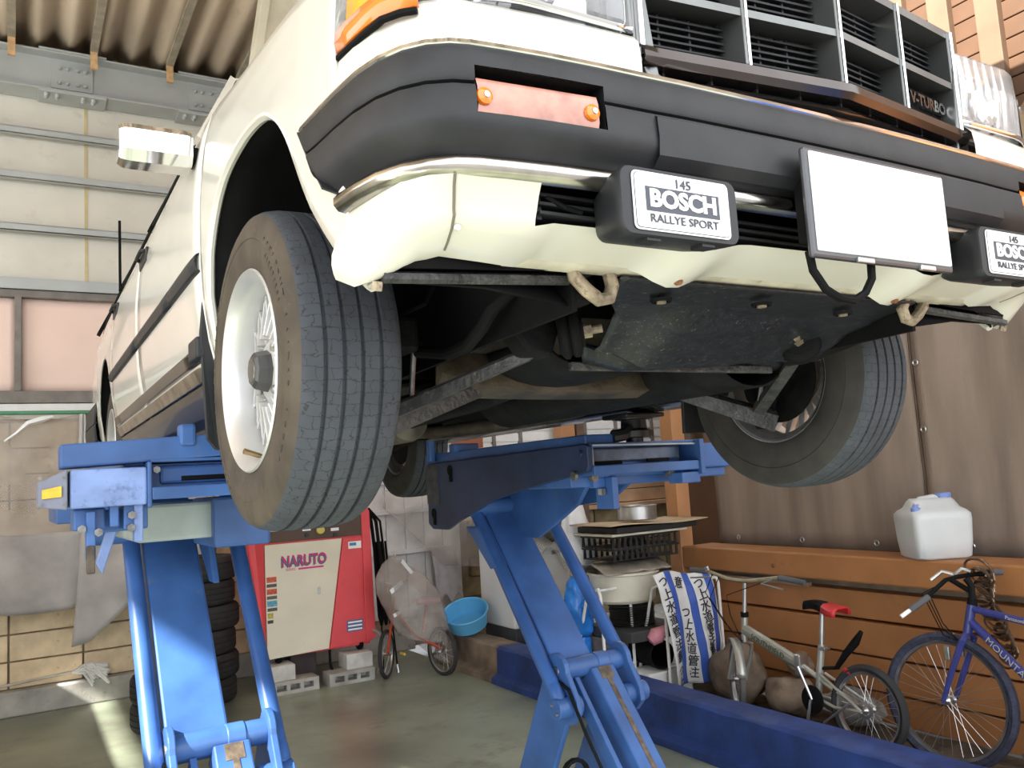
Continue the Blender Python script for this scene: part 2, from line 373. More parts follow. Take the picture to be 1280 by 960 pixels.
# ---- back right bay : stone block wall, boards, windows
wr2 = struct(MB().bb(2.7, 8, YB+.02, YB+.14, 0, 3.2).build('wall_back_bay', MORTAR))
s0 = None
for r in range(6):
    for c in range(9):
        x = 2.92+c*.41+(.2 if r % 2 else 0)
        if s0 is None: s0 = MB().box((0,0,0), (.395, .06, .188)).build('stone_block', STONEM, wr2, bevel=.012); o = s0
        else: o = piece_copy(s0, wr2)
        o.location = (x, YB+rng.uniform(-.008, .008), .1+r*.2)
MB().bb(2.75, 7, 6.24, YB+.05, 1.195, 1.24).build('sill_board', TANL, wr2, bevel=.005)
for i in range(4):
    MB().bb(2.75, 7, YB-.02, YB+.02, 1.25+i*.15, 1.39+i*.15).build('board', TANL, wr2, bevel=.005)
win = struct(MB().bb(2.75, 7, YB-.01, YB+.02, 1.86, 2.75).build('window_1', WHITEW))
for i in range(8): MB().bb(2.75, 7, YB-.03, YB-.005, 1.90+i*.11, 1.985+i*.11).build('louvre_slat', WHITEW, win, bevel=.003)
for x in (3.28, 3.62, 4.5, 4.95, 5.5): MB().bb(x-.02, x+.02, YB-.05, YB, 1.86, 2.75).build('mullion', GIRTD, win)
tag(MB().bb(4.0, 4.19, 6.08, 6.22, 0, 3.2).build('wooden_post', TANW, bevel=.005), 'tan timber post in front of the white louvred window', 'post')
tag(MB().bb(4.23, 4.33, 6.1, 6.2, 0, 3.2).build('wooden_post', mat('dark post', (.16, .10, .07), .7), bevel=.005), 'narrow dark post right beside the tan timber post', 'post')
tag(MB().bb(2.74, 3.08, 6.2, 6.28, 1.95, 2.8).build('shutter_board', mat('red brown board', (.34, .12, .06), .6, var=.1), bevel=.005), 'red brown board on the back wall above the lift arm', 'board')
# ---- the neighbour house with battens, far right
hs = thing('neighbour_house', 'tan boarded house with pale vertical battens above the grille', 'house', (5.2, 2, 0))
HB1 = mat('house board', (.125, .062, .032), .65, var=.1, scale=4); HB2 = mat('house batten', (.19, .12, .075), .65, var=.08, scale=4)
MB().bb(5.1, 9, -3, 5.6, 0, 9).build('wall', HB1, hs)
bd = None
for i in range(24):
    z = 2.9+i*.148
    if bd is None: bd = MB().box((0,0,0), (.03, 8.4, .14)).build('board', HB1, hs, bevel=.006); o = bd
    else: o = piece_copy(bd, hs)
    o.location = Vector((5.09, 1.3, z))-Vector(hs.location)
bt = None
for i in range(16):
    y = 5.2-i*.365
    if bt is None: bt = MB().box((0,0,0), (.09, .165, 7)).build('batten', HB2, hs, bevel=.006); o = bt
    else: o = piece_copy(bt, hs)
    o.location = Vector((5.05, y, 5.3))-Vector(hs.location)
    if y < 1.3: break
MB().bb(4.98, 5.06, 1.02, 1.26, 2, 8.8).build('downpipe_board', HB1, hs, bevel=.006)
MB().tube([(4.96, 1.12, 2), (4.96, 1.12, 8.5)], .028, 10).build('downpipe', mat('brown pipe', (.17, .085, .05), .5), hs, smooth=True)
# ---- kerb and soil
KB = thing('kerb', 'low concrete kerb painted blue on the near stretch', 'kerb', (2.2, 2, 0))
def kerbsec(y0, y1, m, nm, d=0):
    R = []; n = max(2, int((y1-y0)/.08))
    for i in range(n+1):
        y = y0+(y1-y0)*i/n; w = lambda k: .006*noise.noise(Vector((y*5, k, 2)))
        R.append([(2.06+d+w(0), y, .0), (2.06+d, y, .045+w(1)), (2.12+d+w(2), y, .07+w(3)), (2.125+d+w(4), y, .262+w(5)), (2.145+d, y, .28+w(6)), (2.33, y, .28+w(7)), (2.345, y, .25), (2.345, y, -.05)])
    o = MB().rows(R).build(nm, m, KB, smooth=True, auto=40); return o
kerbsec(-3, 4.42, BLUEC, 'painted_kerb'); kerbsec(4.42, 5.6, mat('brown stained concrete', (.24, .18, .13), .8, var=.3, scale=5, bump=.3, bscale=30), 'bare_kerb', .004)
R = [[(2.35+1.01*i/26, -3.4+9.4*j/110, -.012+.028*noise.noise(Vector((i*.3, j*.3, 0)))+.012*noise.noise(Vector((i*1.1, j*1.1, 3)))) for j in range(111)] for i in range(27)]
tag(MB().rows(R).build('soil_bed', SOILM, smooth=True), 'dark loose soil strip between blue kerb and brown planks', 'soil', kind='stuff')
tag(MB().bb(3.5, 8, 3.65, 6.3, -.1, .02).build('paving_slab', CONC), 'grey concrete pad behind the stacked garden things', 'paving')

# ---- added walls out of view at left, trimming the sun to a streak
wl = struct(MB().bb(-3.36, -3.2, .4, 2.3, 0, 2.75).build('wall_sun_block', PANELM))
struct(MB().bb(-3.36, -3.2, 2.3, 6.36, 0, 2.03).build('wall_sun_block_low', PANELM))
# ================================================================== the car (car frame: x across, y to the rear, z from wheel centre)
ZW = 1.857
CAR = thing('car', 'cream white saloon car raised on the blue lift, nose towards us', 'car', (0, 0, ZW), local=True)
SZ = [-.02, .03, .10, .20, .30, .42, .55, .64, .70]; SXV = [.780, .805, .826, .841, .846, .846, .836, .818, .79]
def wfac(y): return ip(y, [-.9, -.62, -.4, 0, .4, 2.4, 3.2, 3.95], [.935, .957, .970, .983, 1, 1, .99, .95])
def SX(y, z): return ip(z, SZ, SXV)*wfac(y)
def ztop(y): return ip(y, [-.75, -.6, -.4, -.18, .08, .32, .6, 1.5, 3.9], [.53, .545, .56, .59, .622, .655, .69, .70, .71])
ARCH = [(-.60, .030), (-.555, .040), (-.50, .10), (-.45, .16), (-.40, .235), (-.345, .325), (-.277, .395), (-.19, .437), (-.07, .452), (.05, .44), (.13, .41), (.19, .365), (.235, .305), (.262, .235), (.275, .16), (.282, .03)]
def _cr(P, n=4):
    Q = []
    for i in range(len(P)-1):
        p0, p1, p2, p3 = P[max(i-1,0)], P[i], P[i+1], P[min(i+2,len(P)-1)]
        for k in range(n):
            t = k/n; Q.append(tuple(.5*((2*p1[a])+(-p0[a]+p2[a])*t+(2*p0[a]-5*p1[a]+4*p2[a]-p3[a])*t*t+(-p0[a]+3*p1[a]-3*p2[a]+p3[a])*t**3) for a in (0,1)))
    return Q+[P[-1]]
ARCH = _cr(ARCH)
AX = [p[0] for p in ARCH]; AZ = [p[1] for p in ARCH]
def rarch(y):
    d = abs(y-2.72)
    return .06+math.sqrt(max(0, .375**2-d*d)) if d < .375 else .0
def side_panel(name, ys, zb, zt, both=True, m=PAINT, off=0):
    for s in (-1, 1):
        R = []
        for y in ys:
            a, b = zb(y), zt(y); zs = sorted([a+(b-a)*k/14 for k in range(15)])
            R.append([(s*(SX(y, z)+off), y, z) for z in zs])
        MB().rows(R).build(name, m, CAR, smooth=True, solid=.006, auto=50)
def lin(a, b, n): return [a+(b-a)*i/n for i in range(n+1)]
ysf = sorted(set(AX)); ysf = [y for y in ysf if -.56 <= y <= .282] + [.29, .305]
side_panel('front_fender', ysf, lambda y: ip(y, AX, AZ) if y < .2825 else .03, ztop)
side_panel('front_door', lin(.311, 1.42, 14), lambda y: .025, ztop)
side_panel('rear_door', lin(1.427, 2.335, 12), lambda y: .025, ztop)
yq = sorted(lin(2.342, 3.93, 20) + lin(2.346, 3.094, 30))
side_panel('quarter_panel', yq, lambda y: max(.05, rarch(y)), ztop)
for s in (-1, 1):
    # rolled arch lip and dark wheel housing
    MB().tube([(s*(SX(y, z)-.006), y, z+.004) for y, z in ARCH[4:-1]], .0085, 8).build('arch_lip', PAINT, CAR, smooth=True)
    R = []
    for y, z in [(-.56, .04)]+ARCH[8:-1]+[(.285, .0)]:
        cy, cz = -.12, .12; k = 1.02
        yy, zz = cy+(y-cy)*k, cz+(z-cz)*k+.012
        R.append([(s*(SX(y, min(z, .5))-.008), y, z+.004), (s*.75, yy, zz), (s*.60, yy, zz), (s*.44, yy, zz-.02)])
    MB().rows(R).build('wheel_housing', BLACK, CAR, smooth=True, solid=.004)
    MB().add([(s*.44, -.58, .02), (s*.44, .30, .0), (s*.44, .30, .5), (s*.44, -.62, .5)], [(0,1,2,3)]).build('inner_panel', BLACK, CAR, solid=.01)
    # rear housing
    R = []
    for i in range(17):
        a = PI*i/16; y, z = 2.72-.385*math.cos(a), .06+.385*math.sin(a)
        R.append([(s*(SX(y, z)-.004), y, z), (s*.50, y, z)])
    R = [[(R[0][0][0], R[0][0][1], -.02), (R[0][1][0], R[0][1][1], -.02)]]+R
    MB().rows(R).build('wheel_housing', BLACK, CAR, smooth=True, solid=.004)
    # mud flap behind the front wheel
    MB().prism([(s*.60, .315, .28), (s*.835, .315, .28), (s*.848, .318, .13), (s*.835, .33, -.11), (s*.815, .335, -.135), (s*.60, .335, -.135)], (0, .012, 0)).build('mud_flap', BLACKTRIM, CAR, bevel=.003)
    # belt moulding strip with joints
    for y0, y1 in ((.315, .70), (.706, 1.418), (1.43, 2.32)):
        P = lambda y: [(s*(SX(y, .28)+.0), y, .274), (s*(SX(y, .28)+.011), y, .279), (s*(SX(y, .3)+.015), y, .297), (s*(SX(y, .31)+.010), y, .314), (s*SX(y, .32), y, .319)]
        MB().rows([P(y) for y in lin(y0, y1, 6)]).build('side_moulding', BLACKTRIM, CAR, smooth=True, solid=.003)
    # rocker : glossy strips and black sill
    for nm, z0, z1, m in (('sill_strip', .082, .118, DARKCHROME), ('sill_strip', .035, .074, OLDCHROME)):
        P = lambda y: [(s*(SX(y, z0)+.002), y, z0), (s*(SX(y, z0)+.010), y, z0+.004), (s*(SX(y, z1)+.010), y, z1-.004), (s*(SX(y, z1)+.001), y, z1)]
        MB().rows([P(y) for y in lin(.42 if z0 > .05 else .33, 2.32, 10)]).build(nm, m, CAR, smooth=True, solid=.003)
    MB().bb(s*.845-.012, s*.845+.012, .32, .42, .075, .125).build('strip_end_cap', BLACKTRIM, CAR, bevel=.006)
    R = [[(s*.812, y, .032), (s*.80, y, .005), (s*.77, y, -.03), (s*.70, y, -.045), (s*.64, y, -.03), (s*.62, y, .04)] for y in lin(.31, 2.34, 6)]
    MB().rows(R).build('sill', mat('black sill paint', (.015, .016, .02), .22, var=.1, coat=.4), CAR, smooth=True)
    # door handles
    for y, z in ((1.33, .565), (2.26, .575)):
        h = MB(); x = s*SX(y, z)
        h.box((x+s*.004, y, z), (.012, .17, .05)); H = h.build('door_handle', BLACKTRIM, CAR, bevel=.006)
        MB().tube([(x+s*.008, y-.07, z+.012), (x+s*.02, y-.055, z+.014), (x+s*.021, y+.05, z+.012), (x+s*.008, y+.07, z+.01)], .007, 8).build('pull', BLACKTRIM, H, smooth=True)
    # window glass, pillars, drip rail
    R = [[(s*.795*wfac(y), y, ztop(y)+.003), (s*.60, max(y, 1.0)-(.0), 1.10)] for y in lin(.56, 3.6, 14)]
    MB().rows(R).build('side_glass', GLASSD, CAR, smooth=True, solid=.005)
    for y0, y1, t0, t1 in ((.52, .60, 1.0, 1.06), (1.40, 1.47, 1.40, 1.46), (2.36, 2.43, 2.36, 2.42), (3.5, 3.62, 3.45, 3.56)):
        MB().add([(s*.80, y0, ztop(y0)), (s*.80, y1, ztop(y1)), (s*.603, t1, 1.105), (s*.603, t0, 1.105)], [(0,1,2,3)]).build('pillar', PAINT if y0 < .6 else BLACK, CAR, solid=.02)
    MB().tube([(s*(SX(y, .7)+.003), y, ztop(y)+.008) for y in lin(.55, 3.6, 16)], .009, 6).build('window_seal', BLACK, CAR, smooth=True)
    # rear bumper wrap
    R = [[(s*.80, y, .06), (s*.835, y, .09), (s*.842, y, .16), (s*.842, y, .175), (s*.832, y, .18), (s*.842, y, .185), (s*.835, y, .29), (s*.80, y, .31)] for y in lin(3.28, 4.0, 6)]
    MB().rows(R).build('rear_bumper_wrap', BLACKTRIM, CAR, smooth=True, solid=.004)
MB().rows([[(x, 4.0+.04*(1-(x/.84)**2), z) for z in (.06, .17, .30)] for x in lin(-.84, .84, 10)]).build('rear_bumper', BLACKTRIM, CAR, smooth=True, solid=.01)
MB().rows([[(x, 3.93, .05), (x, 3.94, .45), (x*.97, 3.9, .70), (x*.74, 3.5, 1.10)] for x in lin(-.80, .80, 8)]).build('tailgate', PAINT, CAR, smooth=True, solid=.006)
MB().rows([[(x, y, 1.10+.04*(1-(x/.6)**2)) for x in lin(-.60, .60, 8)] for y in lin(1.0, 3.5, 8)]).build('roof', PAINT, CAR, smooth=True, solid=.006)
MB().rows([[(x*.78, .56-.16*(1-x*x), .685), (x*.60, 1.02-.10*(1-x*x), 1.10)] for x in lin(-1, 1, 10)]).build('windscreen', GLASSD, CAR, smooth=True, solid=.005)
MB().rows([[(x*(SX(y, ztop(y))-.002), y-(.04*(1-x*x) if y < -.6 else 0), max(ztop(y)+.05*(1-x*x), .597 if (y < -.55 and abs(x) < .6) else 0)) for x in lin(-1, 1, 14)] for y in lin(-.66, .56, 12)]).build('bonnet', PAINT, CAR, smooth=True, solid=.008)
MB().tube([(-.802, 2.42, .70), (-.802, 2.42, 1.03)], .006, 6).build('aerial', BLACK, CAR)
# chrome door mirror
mm = MB(); R = []
for x, k in ((-1.006, .84), (-1.0, .93), (-.992, .98), (-.975, 1), (-.86, 1), (-.846, .92)):
    c = (.40, .588); hy, hz = .040*k, .045*k
    R.append([(x, c[0]-hy*.55, c[1]+hz), (x, c[0]-hy, c[1]+hz*.6), (x, c[0]-hy, c[1]-hz*.5), (x, c[0]-hy*.5, c[1]-hz), (x, c[0]+hy*.9, c[1]-hz), (x, c[0]+hy, c[1]-hz*.8), (x, c[0]+hy, c[1]+hz*.8), (x, c[0]+hy*.8, c[1]+hz)])
mm.rows(R, closed=True); mm.f.append(tuple(range(8))); mm.f.append(tuple(range(40, 48))[::-1])
mir = mm.build('door_mirror', CHROME, CAR, smooth=True, auto=28)
MB().bb(-.87, -.815, .385, .45, .565, .60).build('mirror_foot', BLACK, mir, bevel=.006)
mm.v = [Vector((-p.x, p.y, p.z)) for p in mm.v]; mm.build('door_mirror', CHROME, CAR, smooth=True, auto=28)
# ---------------------------------------------------------------- front end
half = [(-.834, -.42), (-.830, -.50), (-.825, -.57), (-.818, -.63), (-.806, -.68), (-.788, -.718), (-.764, -.746), (-.735, -.764), (-.707, -.772), (-.66, -.778), (-.60, -.784), (-.5155, -.789), (-.43, -.792), (-.37, -.795), (-.28, -.797), (-.18, -.799), (-.09, -.80)]
BPATH = half + [(0, -.80)] + [(-x, y) for x, y in half[::-1]]
NB = len(BPATH)
iL0 = [i for i, p in enumerate(BPATH) if abs(p[0]+.707) < 1e-4][0]; iL1 = [i for i, p in enumerate(BPATH) if abs(p[0]+.5155) < 1e-4][0]
iR0 = NB-1-iL1; iR1 = NB-1-iL0
BPROF = [(-.035, .312), (-.012, .318), (-.003, .314), (.0, .306), (.001, .288), (.001, .272), (-.001, .268), (-.008, .2665), (-.008, .2635), (.001, .262), (.003, .256), (.005, .224), (.004, .214), (-.002, .203), (-.020, .186), (-.034, .176)]
def bskip(i, k): return (iL0 <= i < iL1 or iR0 <= i < iR1) and 4 <= k <= 10
bump = MB().sweep(BPATH, BPROF, skip=bskip)
for p in bump.v:
    if p.y > -.62: p.y = min(p.y, -.425-(.315-p.z)*.85)
BUMP = bump.build('front_bumper', BLACKTRIM, CAR, smooth=True, solid=.0, auto=40)
# end caps of the bumper wrap, tapering to the arch
for s in (-1, 1):
    MB().add([(s*.834, -.426, .314), (s*.835, -.48, .25), (s*.832, -.53, .19), (s*.80, -.54, .178), (s*.79, -.426, .314)], [(0,1,2,3,4)]).build('bumper_end', BLACKTRIM, BUMP, solid=.003)
# the raised middle field of the bumper
MB().sweep([p for p in BPATH if -.44 < p[0] < .44], [(0, .2605), (.007, .256), (.009, .225), (.006, .20), (-.01, .186)]).build('bumper_raised_field', BLACKTRIM, BUMP, smooth=True)
# chrome strips
MB().sweep(BPATH, [(-.03, .318), (-.012, .327), (-.006, .326), (-.004, .320), (-.008, .316)]).build('bumper_top_strip', CHROME, BUMP, smooth=True, auto=60)
LP = [(x*.985, y+.022) for x, y in BPATH if y < -.56]
MB().sweep(LP, [(-.012, .180), (.004, .177), (.010, .170), (.010, .160), (.003, .152), (-.012, .150)]).build('bumper_lower_strip', OLDCHROME, BUMP, smooth=True, auto=60)
# indicator lamps in recesses
for s in (-1, 1):
    x0, x1 = (-.707, -.5155) if s < 0 else (.5155, .707)
    ya = lambda x: -.772-.017*(1-(abs(x)-.5155)/.1915)
    r = MB()
    q = lambda x, z, d: (x, ya(x)+d, z)
    A = [q(x0, .288, 0), q(x1, .288, 0), q(x1, .218, -.002), q(x0, .218, -.002)]; Bk = [q(x0, .288, .05), q(x1, .288, .05), q(x1, .218, .05), q(x0, .218, .05)]
    r.add(A+Bk, [(0,1,5,4), (1,2,6,5), (2,3,7,6), (3,0,4,7), (4,5,6,7)])
    IND = r.build('indicator_recess', BLACK, BUMP)
    lens = MB(); n = 14
    R = []
    for i in range(n+1):
        x = x0+.004+(x1-x0-.012)*i/n
        R.append([(x, ya(x)+.03, .276), (x, ya(x)+.006, .274), (x, ya(x)+.002+.0008*(i % 2), .262), (x, ya(x)+.002+.0008*(i % 2), .236), (x, ya(x)+.006, .223), (x, ya(x)+.03, .221)])
    lens.rows(R).build('indicator_lens', PINKLENS if s < 0 else ORANGE, IND, smooth=True)
    for xx in (x0+.012, x1-.02):
        MB().lathe([(0, .006), (.005, .006), (.011, .003), (.012, -.002)], (xx, ya(xx), .248), (0,-1,0), 12).build('lens_screw_boss', ORANGE, IND, smooth=True)
        MB().lathe([(0, .009), (.0045, .008), (.005, .004)], (xx, ya(xx), .248), (0,-1,0), 8).build('screw', STEEL, IND, smooth=True)
# painted panel between bumper and lamps
P2 = [(x*.980, y+.03) for x, y in BPATH if y < -.5]
for s in (-1, 1): MB().sweep([p for p in P2 if p[0]*s > .40], [(-.01, .285), (.004, .32), (.004, .36), (.0, .388), (-.012, .402), (-.05, .408)]).build('front_panel', PAINT, CAR, smooth=True, auto=50)
# lower apron
tr = [(-.803, -.52, .150), (-.800, -.57, .150), (-.793, -.63, .150), (-.78, -.69, .152), (-.757, -.725, .152), (-.728, -.743, .152), (-.66, -.752, .152), (-.605, -.757, .152), (-.45, -.765, .16), (-.30, -.768, .16), (-.15, -.77, .16), (0, -.77, .16)]
br = [(-.806, -.50, .065), (-.798, -.555, .042), (-.782, -.585, .045), (-.755, -.605, .060), (-.725, -.617, .076), (-.69, -.625, .086), (-.63, -.635, .080), (-.578, -.64, .075), (-.45, -.645, .088), (-.30, -.65, .078), (-.15, -.655, .087), (0, -.655, .088)]
_xs = lin(-.578, 0, 22)[1:]
tr = tr[:8]+[(x*1.03, ip(x, [-.578, 0], [-.758, -.77]), .152) for x in _xs]
br = br[:8]+[(x, ip(x, [-.578, 0], [-.64, -.655]), .086-.026*max(0, math.cos((x+.28)*2*PI/.36))**2*(abs(x+.28) < .09)) for x in _xs]
tr = tr+[(-x, y, z) for x, y, z in tr[-2::-1]]; br = br+[(-x, y, z) for x, y, z in br[-2::-1]]
R = []
for a, b in zip(tr, br):
    a, b = Vector(a), Vector(b); col = []
    n = Vector((a.x*.25, -.9, 0)).normalized() if abs(a.x) < .74 else Vector((a.x*.6, -.35, 0)).normalized()*.45
    for t, bu in ((0, 0), (.18, .006), (.36, .016), (.52, .024), (.62, .032), (.78, .030), (.92, .016), (1, .002)):
        col.append(a.lerp(b, t)+n*bu)
    col.append(b+Vector((0, .018, -.004)) if abs(a.x) < .76 else b+Vector((-.012 if b.x > 0 else .012, .0, .004)))
    R.append(col)
nR = len(R)
def askip(i, k): return 7 <= i < nR-8 and k < 4
APR = MB().rows(R, skip=askip).build('front_apron', PAINT, CAR, smooth=True, auto=50)
for s in (-1, 1):
    MB().tube([R[5 if s < 0 else nR-6][k]+Vector((0, -.001, 0)) for k in range(8)], .0022, 5).build('apron_seam', mat('seam shadow', (.22, .2, .16), .7), APR)
    MB().lathe([(0, .005), (.004, .004), (.005, 0)], (s*.70, -.688, .10), (0,-1,-.4), 10).build('apron_screw', PAINT, APR, smooth=True)
    MB().cyl((s*.775, -.585, .045), (s*.775, -.58, .033), .008, n=6).build('apron_bolt', HOOK, APR)
# folded bottom flange with scallops and rusty screws
R = []
for i in range(61):
    x = -.585+1.17*i/60
    sc = .020*max(0, math.cos(x*2*PI/.56+PI))**2
    R.append([(x, -.632-.012*(1-(x/.6)**2), .088), (x, -.622, .080), (x, -.60, .078), (x, -.58, .085)])
MB().rows(R).build('apron_flange', mat('dirty cream flange', (.62, .58, .47), .5, var=.2, scale=12, dirt=(.28, .20, .12), dirtamt=.3), APR, smooth=True, solid=.003)
for x in (-.28, .28): MB().lathe([(0, .008), (.005, .007), (.007, .003), (.009, 0)], (x, -.650, .064), (0,-.8,-.6), 8).build('flange_screw', RUSTY, APR, smooth=True)
# lower intake with slats
MB().add([(-.60, -.675, .115), (.60, -.675, .115), (.60, -.675, .19), (-.60, -.675, .19)], [(0,1,2,3)]).build('intake_back', BLACK, CAR, solid=.004)
for z in (.122, .135, .148): MB().bb(-.59, .59, -.725, -.69, z-.002, z+.003).build('intake_slat', BLACKTRIM, CAR, bevel=.001)
for x in (-.585, -.25, .25, .585): MB().bb(x-.004, x+.004, -.715, -.68, .115, .165).build('intake_post', BLACKTRIM, CAR)
MB().tube([(-.59, -.70, .16), (-.575, -.722, .145), (-.55, -.728, .132), (-.52, -.725, .128)], .004, 6).build('lamp_wire', BLACK, CAR)
MB().tube([(.255, -.73, .155), (.275, -.755, .125), (.30, -.755, .108)], .0045, 6).build('lamp_wire', BLACK, CAR); MB().tube([(.276, -.757, .124), (.30, -.76, .106)], .003, 6).build('lamp_wire', mat('red wire', (.5, .04, .03), .4), CAR)
# number plate and its cable
MB().bb(-.178, .178, -.838, -.826, .064, .238).build('plate_frame', mat('plate frame', (.10, .10, .11), .25, .4, var=.1), CAR, bevel=.005)
np_ = MB().bb(-.169, .169, -.842, -.836, .074, .231).build('number_plate', PLATE, CAR, bevel=.004)
MB().bb(-.15, .15, -.828, -.79, .10, .20).build('plate_bracket', BLACK, CAR)
for x in (-.06, .10): MB().bb(x-.02, x+.02, -.843, -.836, .062, .071).build('plate_clip', STEEL, CAR, bevel=.002)
MB().tube([(-.16, -.815, .08), (-.155, -.815, .05), (-.13, -.815, .022), (-.10, -.815, .010), (-.065, -.815, .008), (-.035, -.815, .022), (-.022, -.82, .045), (-.02, -.82, .07)], .0065, 8).build('plate_cable', BLACK, CAR, smooth=True)
# rally lamps
COVW = mat('lamp cover white print', (.88, .88, .87), .4, var=.02); COVD = mat('lamp cover dark print', (.06, .065, .085), .4, var=.05); COVB = mat('lamp cover black', (.02, .021, .024), .45, var=.1)
for s in (-1, 1):
    xc = s*.413; yf = -.815; zc = .122; w, h = .214, .096
    R = []
    for d, k, kz in ((.105, .66, .55), (.085, .82, .75), (.05, .93, .92), (.02, .985, .98), (.004, 1, 1), (0, .985, .97)):
        hw, hh = w/2*k, h/2*kz; rr = .016; pts = []
        for cx, cz, a0 in ((hw-rr, hh-rr, 0), (-hw+rr, hh-rr, PI/2), (-hw+rr, -hh+rr, PI), (hw-rr, -hh+rr, 1.5*PI)):
            for q in range(5): a = a0+PI/2*q/4; pts.append((xc+cx+rr*math.cos(a), yf+d, zc+cz+rr*math.sin(a)))
        R.append(pts)
    b = MB().rows(R, closed=True); n = len(R[0]); b.f.append(tuple(len(b.v)-n+i for i in range(n))); b.f.append(tuple(range(n))[::-1])
    LMP = b.build('driving_lamp', COVB, CAR, smooth=True, auto=40)
    def rrect(w, h, r, y, nm, m):
        pts = []
        for cx, cz, a0 in ((w/2-r, h/2-r, 0), (-w/2+r, h/2-r, PI/2), (-w/2+r, -h/2+r, PI), (w/2-r, -h/2+r, 1.5*PI)):
            for q in range(5): a = a0+PI/2*q/4; pts.append((xc+cx+r*math.cos(a), y, zc+cz+r*math.sin(a)))
        return MB().prism(pts, (0, .0012, 0)).build(nm, m, LMP)
    rrect(.176, .082, .008, yf-.0022, 'cover_print', COVW); rrect(.170, .077, .0065, yf-.0027, 'cover_print', COVD); rrect(.168, .0752, .006, yf-.0032, 'cover_print', COVW)
    p = MB().bb(xc-.067, xc+.067, yf-.0040, yf-.002, zc-.014, zc+.020).build('cover_print', COVD, LMP)
    F = lambda x, z: frame((xc+x, yf-.0046, zc+z), (1,0,0), (0,0,1))
    text_mesh('cover_lettering', 'BOSCH', .0335, COVW, F(0, .003), LMP, .0006, bold=.0013, sx=1.12)
    text_mesh('cover_lettering', '145', .0185, COVD, F(0, .0280), LMP, .0006, sx=1.15)
    text_mesh('cover_lettering', 'RALLYE SPORT', .0165, COVD, F(0, -.0245), LMP, .0006, sx=1.15)
    MB().bb(xc-.02, xc+.02, -.76, -.70, .10, .115).build('lamp_bracket', BLACK, LMP, bevel=.003)
    for q in (-.05, .05): MB().bb(xc+q-.012, xc+q+.012, yf+.006, yf+.03, zc-.052, zc-.046).build('cover_clip', COVB, LMP)
# grille
def gy(x): return -.748-.045*(1-abs(x)/.41)       # plan: slight arrow
GR = MB()
GZ0, GZ1 = .352, .588
def gbar(z, t, d, m, nm, x0=-.405, x1=.405, lean=0):
    R = []
    for i in range(21):
        x = x0+(x1-x0)*i/20
        R.append([(x, gy(x), z-t), (x, gy(x), z+t), (x, gy(x)+d, z+t+lean), (x, gy(x)+d, z-t+lean)])
    o = MB().rows(R, closed=True).build(nm, m, GRP, auto=30); return o
# frame (chrome surround) as the grille part itself
R = []
for x in lin(-.41, .41, 20): R.append([(x, gy(x)-.002, .392), (x, gy(x)-.012, .384), (x, gy(x)-.014, .370), (x, gy(x)-.006, .362), (x, gy(x)+.02, .362), (x, gy(x)+.04, .368)])
GRP = MB().rows(R).build('grille', DARKCHROME, CAR, smooth=True, solid=.004, auto=30)
R = []
for x in lin(-.40, .40, 20): R.append([(x, gy(x)-.002, .345), (x, gy(x)-.008, .337), (x, gy(x)+.005, .332), (x, gy(x)+.03, .334)])
MB().rows(R).build('grille_lower_bar', DARKCHROME, GRP, smooth=True, solid=.003)
gbar(.591, .008, .05, GRILLEM, 'grille_bar'); gbar(.482, .0065, .06, GRILLEM, 'grille_bar', lean=.012); gbar(.385, .005, .07, GRILLEM, 'grille_bar', lean=.01)
for x in (-.405, -.203, 0, .203, .405):
    t = .006 if abs(x) != .405 else .009
    MB().bb(x-t, x+t, gy(x)-.002, gy(x)+.065, .375, .597).build('grille_upright', GRILLEM, GRP, bevel=.002)
    MB().bb(x-t*.5, x+t*.5, gy(x)-.006, gy(x), .375, .597).build('upright_bead', CHROME, GRP, bevel=.001)
for s in (-1, 1):
    MB().prism([(s*.41, gy(.41)-.006, .60), (s*.418, gy(.41), .60), (s*.418, gy(.41), .40), (s*.392, gy(.41), .335), (s*.36, gy(.36)-.008, .333), (s*.38, gy(.41)-.008, .35)], (0, .05, 0)).build('grille_end', GRILLEM, GRP, bevel=.003)
for cx in (-.304, -.1015, .1015, .304):
    for cz in (.434, .536):
        for k in range(7):
            z = cz-.036+.012*k
            if cx > .2 and cz < .5 and k < 6 and k > 1: continue
            a, b = cx-.094, cx+.094
            MB().add([(a, gy(a)+.04, z), (b, gy(b)+.04, z), (b, gy(b)+.056, z+.004), (a, gy(a)+.056, z+.004)], [(0,1,2,3)]).build('grille_slat', BLACKTRIM, GRP, solid=.003)
        for xx in (cx-.03, cx+.03): MB().bb(xx-.002, xx+.002, gy(xx)+.045, gy(xx)+.07, cz-.045, cz+.045).build('slat_tie', BLACKTRIM, GRP)
for x in lin(-.36, .36, 8): MB().bb(x-.002, x+.002, gy(x)+.01, gy(x)+.05, .335, .372).build('lower_rib', BLACKTRIM, GRP)
MB().add([(-.41, -.665, .30), (.41, -.665, .30), (.41, -.665, .60), (-.41, -.665, .60)], [(0,1,2,3)]).build('radiator', mat('radiator black', (.012, .012, .013), .7, var=.2, bump=.3, bscale=200), CAR, solid=.01)
MB().add([(-.40, -.70, .29), (.40, -.70, .29), (.40, -.70, .375), (-.40, -.70, .375)], [(0,1,2,3)]).build('grille_shroud', BLACK, GRP, solid=.004)
bg = MB(); x0, x1 = .215, .39
bg.add([(x0, gy(x0)+.03, .398), (x1, gy(x1)+.03, .398), (x1, gy(x1)+.03, .462), (x0, gy(x0)+.03, .462)], [(0,1,2,3)])
BADGE = bg.build('turbo_badge', BLACK, GRP, solid=.006)
text_mesh('badge_lettering', 'V-TURBO', .0315, CHROME, frame((.322, gy(.322)+.020, .436), (1, .11, 0), (0, 0, 1)), BADGE, .004, bold=.001, sx=1.0)
